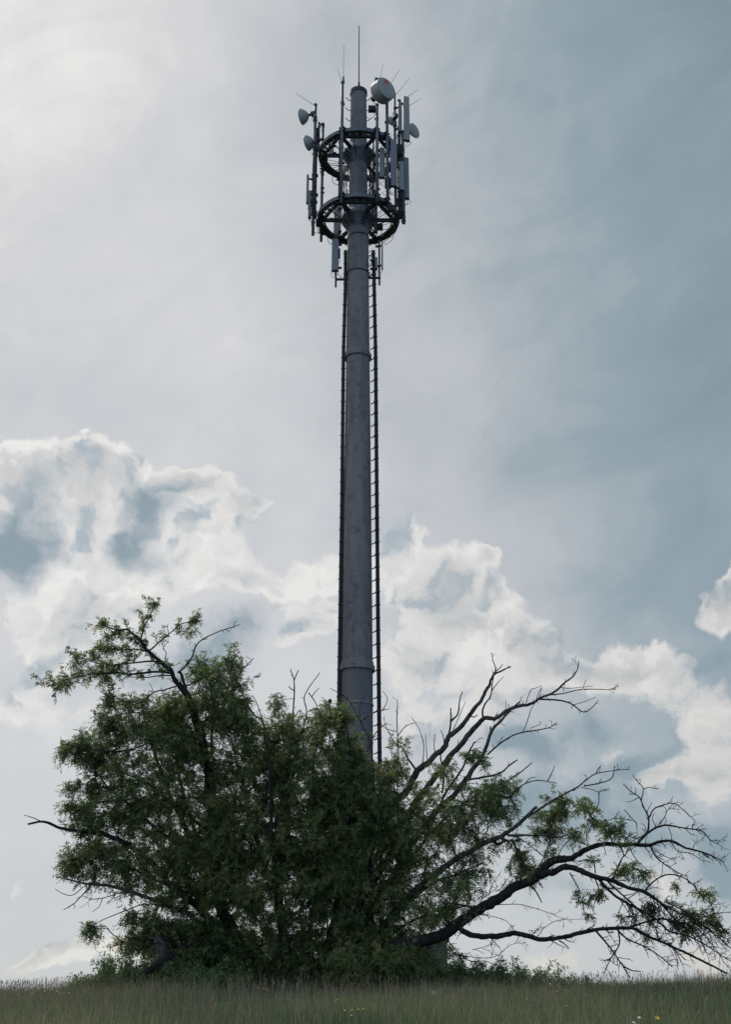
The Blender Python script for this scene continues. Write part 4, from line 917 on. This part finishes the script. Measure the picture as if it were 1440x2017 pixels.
# ---- sprawling, half-fallen tree to the lower right
def tree_fallen():
    t = Tree('fallen_locust_tree', P(760, 1880, YT-1.2), 'toppled tree sprawling low to the right, drooping twiggy branches reaching the grass', GRP, seed=21); t.thin = .82; t.twk = 2.7
    L = t.limb; Y = YT-1.2; D = M_BARK
    L([(700,1905),(771,1872),(821,1856),(875,1838),(911,1813),(944,1791),(980,1770),(1015,1748),(1054,1728),(1075,1704),(1095,1693),(1115,1692)], 14, 8, Y, Y-.6, D, trunk=True, kink=.12)
    L([(1060,1728),(1083,1719),(1111,1708),(1137,1712),(1173,1726),(1205,1735),(1238,1748),(1270,1755),(1296,1773),(1317,1791)], 8, 2.0, Y-.6, Y-1.4, D, twigs=14, tl=.5)
    L([(1105,1692),(1125,1690),(1140,1683),(1162,1669),(1187,1663),(1238,1664),(1274,1664),(1296,1658),(1321,1656),(1350,1669),(1382,1678),(1408,1687),(1426,1697)], 7, .8, Y-.6, Y-.2, D, twigs=20, tl=.5)
    L([(1256,1661),(1274,1640),(1299,1627),(1317,1625),(1350,1631),(1382,1636),(1400,1654),(1420,1665)], 3.0, .7, Y-.4, Y-.9, D, twigs=9, tl=.35)
    L([(1262,1655),(1276,1636),(1278,1611),(1270,1593),(1260,1571),(1241,1557),(1227,1543)], 2.6, .7, Y-.4, Y, D, twigs=7, tl=.25)
    L([(1263,1578),(1267,1553),(1256,1539),(1245,1526)], 1.5, .6, Y-.2, Y-.2, D, twigs=3, tl=.2)
    L([(1267,1554),(1280,1550),(1292,1553)], 1.1, .5, Y-.2, Y-.2, D, twigs=2, tl=.2)
    L([(1259,1570),(1245,1577),(1232,1579)], 1.1, .5, Y-.2, Y-.2, D)
    L([(1273,1600),(1280,1588),(1285,1579)], 1.0, .5, Y-.2, Y-.2, D)
    L([(1278,1611),(1288,1593),(1310,1584),(1328,1582),(1346,1595),(1364,1611),(1371,1621)], 1.8, .6, Y-.2, Y-.6, D, twigs=6, tl=.25)
    L([(1314,1583),(1322,1575),(1326,1567)], .9, .5, Y-.4, Y-.4, D)
    L([(1299,1622),(1310,1607),(1317,1593),(1339,1593)], 1.2, .6, Y-.5, Y-.5, D, twigs=4, tl=.2)
    L([(1292,1627),(1285,1612),(1290,1600)], 1.1, .6, Y-.5, Y-.5, D)
    L([(1317,1629),(1323,1647),(1320,1660),(1326,1672)], 1.0, .5, Y-.6, Y-.6, D)
    L([(1160,1640),(1166,1625),(1187,1618),(1209,1611),(1220,1597)], 1.4, .6, Y-.3, Y-.3, D, twigs=3, tl=.25)
    L([(1209,1611),(1235,1614),(1252,1620),(1256,1647)], 1.1, .5, Y-.3, Y-.3, D)
    L([(1230,1595),(1245,1611),(1256,1622)], 1.1, .5, Y-.3, Y-.3, D, twigs=2, tl=.2)
    L([(1281,1665),(1292,1687),(1310,1701),(1332,1716),(1353,1726)], 1.9, .8, Y-.4, Y-.8, D, twigs=7, tl=.35)
    L([(1274,1664),(1300,1680),(1322,1690),(1340,1686)], 1.2, .5, Y-.3, Y-.3, D, twigs=4, tl=.25)
    L([(1321,1656),(1335,1675),(1360,1680),(1380,1692),(1400,1698)], 1.2, .5, Y-.3, Y-.5, D, twigs=5, tl=.25)
    L([(1270,1755),(1285,1737),(1310,1723),(1339,1725),(1364,1741),(1382,1763),(1400,1781),(1404,1792)], 1.9, .8, Y-1.1, Y-1.6, D, twigs=8, tl=.4)
    L([(1180,1730),(1202,1755),(1227,1773),(1263,1791),(1296,1813),(1321,1835),(1353,1842),(1389,1860),(1440,1893)], 3.2, 1.0, Y-.9, Y-2.2, D, twigs=18, tl=.55)
    L([(1232,1776),(1245,1799),(1252,1815),(1256,1831)], 1.5, 1.0, Y-1.2, Y-1.1, D, twigs=3)
    L([(1262,1755),(1290,1770),(1310,1782),(1335,1795),(1368,1809),(1400,1831),(1440,1853)], 2.2, .9, Y-1.2, Y-2.4, D, twigs=14, tl=.5)
    L([(1200,1738),(1235,1770),(1270,1800),(1290,1825),(1300,1850),(1330,1870),(1350,1890)], 2.0, .8, Y-1.2, Y-1.8, D, twigs=10, tl=.5)
    L([(1296,1773),(1320,1800),(1345,1822),(1372,1850),(1385,1880)], 1.6, .7, Y-1.4, Y-2.0, D, twigs=8, tl=.4)
    L([(1404,1800),(1420,1797),(1445,1795)], 1.0, .6, Y-1.6, Y-1.8, D, twigs=3, tl=.3)
    L([(1122,1718),(1137,1744),(1143,1760)], 1.6, .7, Y-.8, Y-.8, D, twigs=3, tl=.25)
    L([(1172,1728),(1180,1755),(1172,1775),(1168,1795)], 1.6, .6, Y-.8, Y-.9, D, twigs=3, tl=.25)
    L([(1230,1773),(1218,1800),(1225,1820)], 1.1, .6, Y-.8, Y-.9, D)
    L([(1048,1745),(1060,1762),(1068,1777)], 2.0, 1.2, Y-.5, Y-.7, D)
    L([(1057,1712),(1075,1683),(1080,1665),(1086,1651)], 1.6, .8, Y-.5, Y-.2, D, twigs=3, tl=.3)
    L([(1025,1738),(1028,1716),(1035,1690)], 1.6, .8, Y-.5, Y-.2, D, twigs=3, tl=.3)
    L([(1173,1719),(1169,1697),(1155,1694),(1140,1697)], 1.5, .8, Y-.6, Y-.4, D, twigs=2)
    L([(1205,1732),(1223,1694),(1232,1682),(1241,1667)], 1.9, 1.0, Y-.9, Y-.5, D, twigs=4, tl=.35)
    L([(1241,1669),(1252,1690),(1275,1712),(1290,1720)], 1.2, .6, Y-.5, Y-.8, D, twigs=4, tl=.3)
    L([(1075,1690),(1054,1672),(1025,1651),(1000,1646)], 1.2, .6, Y-.4, Y, D, twigs=2)
    L([(1158,1665),(1135,1655),(1110,1640),(1105,1625)], 1.4, .7, Y-.4, Y-.1, D, twigs=3)
    L([(1095,1692),(1110,1665),(1125,1650)], 1.3, .6, Y-.4, Y-.1, D, twigs=2)
    # lower limb
    L([(905,1826),(920,1838),(956,1844),(985,1842),(1014,1837),(1039,1842),(1068,1849),(1101,1846),(1137,1838),(1173,1831),(1220,1827),(1249,1829),(1274,1842),(1303,1853),(1332,1867),(1364,1882),(1400,1900),(1433,1916)], 6.5, 1.8, Y-.3, Y-2.2, D, twigs=16, tl=.5, kink=.22)
    L([(1173,1831),(1194,1856),(1216,1885),(1241,1925)], 2.4, 1.0, Y-1.1, Y-1.4, D, twigs=5, tl=.4)
    L([(1228,1902),(1245,1910),(1262,1912)], 1.7, 1.0, Y-1.3, Y-1.5, D)
    L([(1214,1828),(1230,1845),(1245,1853),(1277,1867),(1303,1885),(1324,1903)], 2.2, 1.0, Y-1.2, Y-1.7, D, twigs=7, tl=.4)
    L([(1218,1832),(1220,1860),(1202,1889),(1189,1918)], 1.8, .9, Y-1.2, Y-1.3, D, twigs=6, tl=.4)
    L([(1227,1829),(1263,1818),(1299,1809),(1332,1817),(1368,1817),(1397,1831),(1440,1867)], 2.4, 1.0, Y-1.2, Y-2.2, D, twigs=14, tl=.5)
    L([(1101,1851),(1112,1858),(1121,1867)], 1.7, 1.0, Y-.9, Y-1.0, D)
    L([(1150,1833),(1165,1825),(1172,1821)], 1.5, .9, Y-1.0, Y-1.0, D)
    L([(1160,1835),(1185,1826),(1190,1822)], 1.3, .8, Y-1.0, Y-1.0, D)
    for a in range(16):                                            # hanging tangle of long thin shoots at the far right
        x0 = 1220+a*13; y0 = 1752+a*5+t.rg.uniform(-20, 20); dx = t.rg.uniform(20, 90); dy = t.rg.uniform(50, 120)
        L([(x0, y0), (x0+dx*.4, y0+dy*.3), (x0+dx*.75, y0+dy*.65), (x0+dx, min(1915, y0+dy))], 1.1, .5, Y-1.3-t.rg.random()*.6, Y-1.8, D, twigs=5, tl=.35)
    # thin bare shoots under the trunk
    L([(960,1786),(985,1781),(1028,1781),(1075,1795),(1115,1809),(1162,1809)], 1.0, .4, Y-.4, Y-.8, D, twigs=5, tl=.3)
    L([(1115,1809),(1090,1815),(1065,1830),(1040,1832)], .8, .4, Y-.6, Y-.8, D, twigs=4, tl=.25)
    L([(940,1800),(975,1805),(1000,1815),(1015,1836)], .9, .4, Y-.4, Y-.8, D, twigs=3, tl=.25)
    L([(880,1850),(920,1889),(956,1892),(985,1903)], 1.3, .6, Y-.5, Y-.9, D, twigs=5, tl=.3)
    L([(900,1880),(967,1885),(1007,1860),(1036,1856)], .9, .4, Y-.5, Y-.9, D, twigs=6, tl=.3)
    L([(930,1870),(960,1862),(985,1845)], .8, .4, Y-.5, Y-.9, D, twigs=4, tl=.3)
    for a in range(9):
        x0 = 950+a*13; y0 = 1770-a*7; L([(x0, y0), (x0+t.rg.uniform(5, 30), y0+t.rg.uniform(-22, -5)), (x0+t.rg.uniform(20, 60), y0+t.rg.uniform(-50, -10))], .9, .4, Y-.4, Y-.7, D, twigs=3, tl=.25)
    bl = [(1205,1632,35,18,10,.4),(1218,1650,27,15,5,.4),(1140,1645,22,20,5,.4),(1180,1690,12,9,2,.3),(1240,1722,32,13,9,.4),(1278,1722,17,7,3,.3),(1145,1768,11,14,3,.2),(1178,1763,18,10,5,.3),(1167,1797,7,5,1,.15),
          (1232,1798,13,11,3,.3),(1268,1786,20,10,5,.3),(1335,1738,17,7,2,.2),(1385,1760,15,16,5,.3),(1385,1812,35,18,10,.4),(1410,1826,15,10,3,.3),(1350,1835,16,10,3,.3),(1355,1800,17,10,3,.3),(1275,1846,7,9,1,.2),
          (1075,1690,22,13,3,.3),(1040,1722,20,18,5,.4),(1310,1815,37,18,5,.4),(1330,1775,25,13,2,.3),(900,1765,50,33,9,.8),(860,1790,62,33,13,.9),(930,1745,32,26,5,.6),(860,1880,50,20,6,.6)]
    t.crown(bl, Y-.7, small=.9, shoots=3, slen=.30, lpshoot=7, maxr=.02); t.finish()
tree_fallen()

# ---- fallen log and broken stump at the left
def log():
    Y = YT-2.0; e = empty('fallen_log', P(258, 1934, Y), 'straight dark fallen log leaning from the tree base down to the grass at the left', 'log')
    c = catmull([P(258, 1934, Y-.2), P(300, 1905, Y), P(345, 1876, Y+.8), P(408, 1838, Y+2.0), P(470, 1800, Y+3.0)], 6)
    c = c+rng.normal(size=c.shape)*.012; m = MB(); m.tube(c, list(np.linspace(.055, .11, len(c))), 9); m.build('trunk', M_BARK, e)
    e = empty('broken_stump', P(320, 1925, Y+.6), 'jagged broken dark stump standing in the low foliage above the fallen log', 'stump')
    a = P(330, 1930, Y+.6); tp = P(317, 1836, Y+.6); m = MB(); c = np.linspace(a, tp-(0, 0, .25), 6); m.tube(c, [.17, .15, .14, .13, .14, .13], 10, cap=False)
    n = 10
    for k in range(n):
        a_ = 2*math.pi*k/n; q = c[-1]+np.array((math.cos(a_)*.13, math.sin(a_)*.13, -.02)); h = .30 if k in (4, 5) else rng.uniform(.03, .17)
        m.tube([q, q*.5+(c[-1]+np.array((-.06, 0, h)))*.5, c[-1]+np.array((math.cos(a_)*.07-.04, math.sin(a_)*.07, h))], [.05, .035, .004], 5)
    m.build('trunk', M_DEAD, e)
log()

# ------------------------------------------------------------------ bushes of bramble
def bush(blobs, Yc, label, seed, dens=1.0, group='bramble bushes at the edges of the thicket', leafn=60, mt=None, spread=1.0, name='bramble_bush', hi=.0, size=.055):
    rg = np.random.default_rng(seed); px, py = blobs[0][0], 1945; b0 = P(px, py, Yc); b0[2] = float(gz(b0[0], b0[1]))
    e = empty(name, b0, label, 'bush', group); m = MB(); B, D, S = [], [], []
    for (px, py, rx, n) in blobs:                                    # py = top of the mound at px
        for _ in range(int(n*dens)):
            y = Yc+rg.uniform(-1.0, 1.0)*spread; t = rg.uniform(-1, 1); topz = P(px, py, Yc)[2]
            x = P(px+t*rx, py, Yc)[0]; g = float(gz(x, y)); h = max(.15, (topz-g)*(1-.55*t*t)*(1-.3*abs(y-Yc)/spread)*rg.uniform(.6, 1.2))
            a = np.array((x, y, g)); v = unit(np.array((rg.normal()*.5, rg.normal()*.5, 1.0))); pts = [a]; q = 5; p = a
            for i in range(q):
                v = unit(v+np.array((rg.normal()*.18, rg.normal()*.18, -.05*i))); p = p+v*h*1.45/q; pts.append(p)
            m.tube(pts, list(np.linspace(.009, .003, q+1)), 3, cap=False)
            for i in range(leafn):
                f = (rg.random()**.8)*q*.999; i0 = int(f); pp = pts[i0]+(pts[i0+1]-pts[i0])*(f-i0)+rg.normal(size=3)*.05
                B.append(pp); D.append(unit(rg.normal(size=3)+np.array((0, 0, .2)))); S.append(.09)
    m.build('stems', M_BARK, e); leaves_mesh('foliage', np.array(B), np.array(D), np.array(S), e, mt or M_BRAM, pairs=1, lw=size*.75, ll=size, droop=.2, rg=rg)
bush([(150,1932,30,20),(190,1918,34,40),(228,1904,38,60),(270,1892,44,90),(320,1888,46,90),(370,1898,44,80),(410,1908,40,60)], YT-1.0, 'low green bramble mound at the left edge of the thicket, behind the fallen log', 31)
bush([(395,1915,50,34),(340,1925,46,26),(440,1905,50,40)], YT-2.2, 'dark bramble clump in front of the fallen log at the left of the tree base', 32)
bush([(880,1898,34,50),(915,1898,36,56),(955,1903,36,56),(995,1909,34,50),(1035,1916,30,34)], YT-.2, 'low green bramble mound at the right edge of the thicket, under the lower bare limb', 33)
bush([(1060,1908,30,14),(1100,1914,30,12),(1150,1918,30,10)], YT+2.5, 'thin low scrub on the grassy crest right of the thicket', 34)
bush([(480,1890,50,44),(540,1880,50,46),(600,1880,50,46),(660,1878,50,46),(720,1880,50,46),(780,1880,50,42),(830,1895,40,26)], YT+2.6, 'deep shaded undergrowth along the foot of the middle trees', 35, dens=2.0, spread=1.3, name='undergrowth_bush')

# ------------------------------------------------------------------ meadow grass
def grass(name, n, ymin, ymax, h0, h1, w, mt, seed, lab, xk=.52, clump=.0, tilt=.22, px_mask=None):
    rg = np.random.default_rng(seed)
    y = np.sqrt(rg.random(n)*(ymax**2-ymin**2)+ymin**2); x = (rg.random(n)*2-1)*(y*xk)
    pn = .5+.25*np.sin(x*.8+1.3*np.sin(y*.6))+.25*np.sin(y*1.1+x*.35+2)
    keep = rg.random(n) < (1-clump)+clump*pn; x, y, pn = x[keep], y[keep], pn[keep]; n = len(x)
    z = gz(x, y); h = (h0+(h1-h0)*rg.random(n)**1.3)*(.66+.62*pn); ang = rg.random(n)*2*np.pi
    lean = np.stack((rg.normal(size=n)*tilt, rg.normal(size=n)*tilt, np.ones(n)), 1); lean = unit(lean)
    side = np.stack((np.cos(ang), np.sin(ang), np.zeros(n)), 1)*(w/2*(.6+.8*rg.random(n)))[:, None]
    b = np.stack((x, y, z-.03), 1); mid = b+lean*(h*.55)[:, None]; bend = lean+np.stack((rg.normal(size=n)*.3, rg.normal(size=n)*.3, np.zeros(n)), 1)
    tip = mid+unit(bend)*(h*.5)[:, None]
    V = np.stack((b-side, b+side, mid+side*.8, mid-side*.8, tip+side*.15, tip-side*.15), 1).reshape(-1, 3)
    i = np.arange(n)*6; F = np.concatenate((np.stack((i, i+1, i+2, i+3), 1), np.stack((i+3, i+2, i+4, i+5), 1)))
    tint = np.repeat(np.clip(rg.normal(.5, .24, n)+(pn-.5)*.6, 0, 1), 6)
    o = np_mesh(name, V, F, 4, mt, None, tint); tag(o, lab, 'grass', None, 'stuff'); return o
def seedheads(name, n, ymin, ymax, mt, seed, lab, xk=.5):
    rg = np.random.default_rng(seed); y = np.sqrt(rg.random(n)*(ymax**2-ymin**2)+ymin**2); x = (rg.random(n)*2-1)*(y*xk)
    pn = .5+.5*np.sin(x*.55+.9)*np.cos(y*.5); left = 1/(1+np.exp((x+.5)*.35)); keep = rg.random(n) < .25+.35*pn+.45*left; x, y = x[keep], y[keep]; n = len(x)
    z = gz(x, y); h = .36+.30*rg.random(n); lean = unit(np.stack((rg.normal(size=n)*.12, rg.normal(size=n)*.12, np.ones(n)), 1))
    b = np.stack((x, y, z-.03), 1); t = b+lean*h[:, None]; L2 = unit(lean+np.stack((rg.normal(size=n)*.3, rg.normal(size=n)*.3, np.zeros(n)), 1)); e = t+L2*(.05+.07*rg.random(n))[:, None]
    ang = rg.random(n)*2*np.pi; s = np.stack((np.cos(ang), np.sin(ang), np.zeros(n)), 1); s1 = s*.0022; s2 = s*(.004+.006*rg.random(n))[:, None]; mid = (t*.55+e*.45)
    V = np.stack((b-s1, b+s1, t+s1, t-s1, mid+s2, e, mid-s2), 1).reshape(-1, 3); i = np.arange(n)*7
    F = np.concatenate((np.stack((i, i+1, i+2, i+3), 1), np.stack((i+2, i+4, i+5, i+6), 1)))
    F2 = np.stack((i+3, i+2, i+4, i+6), 1); F = np.concatenate((F, F2))
    o = np_mesh(name, V, F, 4, mt, None, np.repeat(np.clip(rg.normal(.5, .22, n), 0, 1), 7)); tag(o, lab, 'grass', None, 'stuff')
M_GRASS = leaf_mat('meadow_grass', [(0.0, (.050, .095, .048)), (.4, (.095, .165, .070)), (.65, (.175, .215, .095)), (1.0, (.34, .29, .16))], .3, vscale=.35)
M_SEED = leaf_mat('seed_heads', [(0.0, (.15, .115, .085)), (.5, (.22, .175, .125)), (1.0, (.33, .28, .20))], .25, vscale=.5)
grass('meadow_grass', 230000, 15, 46, .26, .52, .010, M_GRASS, 41, 'green meadow grass covering the slope below the mast', clump=.25)
grass('meadow_grass', 60000, 33, 60, .20, .60, .012, M_GRASS, 42, 'longer loose grass along the crest of the slope', xk=.45, clump=.7, tilt=.3)
grass('meadow_grass', 22000, 3, 15, .15, .35, .009, M_GRASS, 44, 'short grass on the lower slope nearest the viewer')
seedheads('flowering_grass', 24000, 16, 44, M_SEED, 43, 'brown flowering grass heads standing above the green meadow')
# tall weeds on the crest
def weed(px, py, Y, seed, label):
    rg = np.random.default_rng(seed); t = P(px, py, Y); g = float(gz(t[0], Y)); e = empty('tall_weed', (t[0], Y, g), label, 'weed', 'tall weeds on the crest')
    m = MB(); pts = [np.array((t[0]+rg.normal()*.05, Y, g)), np.array((t[0]+rg.normal()*.03, Y, (g+t[2])/2)), t]; m.tube(pts, [.010, .007, .005], 5)
    B, D = [], []
    for k in range(6):
        f = .35+.6*k/6; p = pts[0]+(t-pts[0])*f; v = unit(rg.normal(size=3)*np.array((1, .6, .2))+np.array((0, 0, .8))); q = p+v*.22; m.tube([p, (p+q)/2+(0, 0, .02), q], [.005, .004, .003], 4)
        for j in range(7): B.append(q+rg.normal(size=3)*.02); D.append(unit(rg.normal(size=3)))
    for j in range(9): B.append(t+rg.normal(size=3)*.02); D.append(unit(rg.normal(size=3)))
    m.build('stem', M_BRAM, e); leaves_mesh('foliage', np.array(B), np.array(D), np.full(len(B), .03), e, M_BRAM, pairs=1, lw=.022, ll=.03, rg=rg)
weed(1098, 1896, 38, 51, 'tall branching umbel weed on the crest, the taller of the pair right of the bramble'); weed(1112, 1906, 38.3, 52, 'shorter umbel weed just right of the tallest weed on the crest')
weed(1010, 1886, 36, 53, 'spindly leafy weed rising from the right bramble mound'); weed(206, 1876, 35.5, 54, 'bare spindly weed stalk at the left end of the bramble mound'); weed(216, 1880, 35.8, 55, 'second spindly stalk beside the leftmost weed on the bramble mound')
# wild flowers
M_YEL = mat('yellow_petals', (.52, .36, .03), .6); M_WHT = mat('white_petals', (.75, .74, .70), .6)
def flower(px, py, Y, r, mt, label, group, name='yellow_flower', cat='flower'):
    for Y in np.arange(17, 44, .25):                                  # stand the head just clear of the grass tips
        c = P(px, py, Y); g = float(gz(c[0], c[1]))
        if c[2]-g < .50: break
    e = empty(name, (c[0], c[1], g), label, cat, group)
    m = MB(); m.tube([(c[0]+.02, c[1], g-.02), (c[0]+.01, c[1], (g+c[2])/2), (c[0], c[1], c[2])], .003, 4); m.build('stalk', M_BRAM, e)
    m = MB(); n = 9; R = frame_n((.1, -.6, .8))
    for k in range(n):
        a = 2*math.pi*k/n; u = R @ np.array((math.cos(a), math.sin(a), .15)); w = R @ np.array((-math.sin(a), math.cos(a), 0)); m.add([c, c+u*r*.6+w*r*.25, c+u*r, c+u*r*.6-w*r*.25], [(0, 1, 2, 3)])
    m.build('petals', mt, e)
G1 = 'small yellow wildflowers in the meadow'; LB = 'small yellow wildflower in the meadow grass'
ORD = ('first', 'second', 'third', 'fourth', 'fifth', 'sixth', 'seventh', 'eighth', 'ninth'); FC = {}
FL = {'far left': [36,64,88,100,112,118,126,135], 'left-centre': [508,519,526], 'middle': [660,664,679,692,693,706,715,724], 'right': [1038,1097,1112,1115]}
for (px, py, Y) in ((88,1952,33),(100,1949,33.5),(112,1952,33),(118,1956,32.5),(126,1955,33),(135,1954,33),(64,1955,32),(36,1960,31),(519,1946,30),(508,1945,30),(526,1948,30),(660,1970,27),(664,1967,27.3),(693,1988,25),(679,1989,25),(692,1999,24),(706,1987,25),(715,1986,25.2),(724,1935,31),(1097,1952,28),(1112,1950,28),(1115,1980,25.5),(1038,1967,27)):
    cl = 'far left' if px < 200 else ('left-centre' if px < 600 else ('middle' if px < 760 else 'right'))
    FC[cl] = FC.get(cl, 0)+1
    flower(px, py, Y, .016, M_YEL, 'small yellow wildflower, %s from the left of the %s flower cluster' % (ORD[FL[cl].index(px)], cl), G1)
flower(1295, 2004, 23, .042, M_YEL, 'largest yellow flower, bright near the bottom right corner of the meadow', None)
flower(1259, 2003, 23, .026, M_WHT, 'white flower just left of the largest yellow flower', None, 'white_flower')
flower(1249, 2013, 22.6, .026, M_WHT, 'white flower at the bottom edge, lower left of the largest yellow flower', None, 'white_flower')
flower(1084, 1937, 29, .022, M_WHT, 'white flower in the grass right of the bramble mound', None, 'white_flower')
def clock():
    c = P(855, 1956, 28); g = float(gz(c[0], c[1])); e = empty('dandelion_clock', (c[0], c[1], g), 'pale round dandelion seed head standing in the grass below the right trees', 'seed head')
    m = MB(); m.tube([(c[0], c[1], g), tuple(c)], .004, 5); m.build('stalk', M_BRAM, e); m = MB()
    rg = np.random.default_rng(9)
    for k in range(90):
        v = unit(rg.normal(size=3)); w = unit(np.cross(v, rg.normal(size=3)))*.009; q = c+v*.055; m.add([c+v*.01, q+w, q+v*.008, q-w], [(0, 1, 2, 3)])
    m.build('seed_ball', M_WHT, e)
clock()
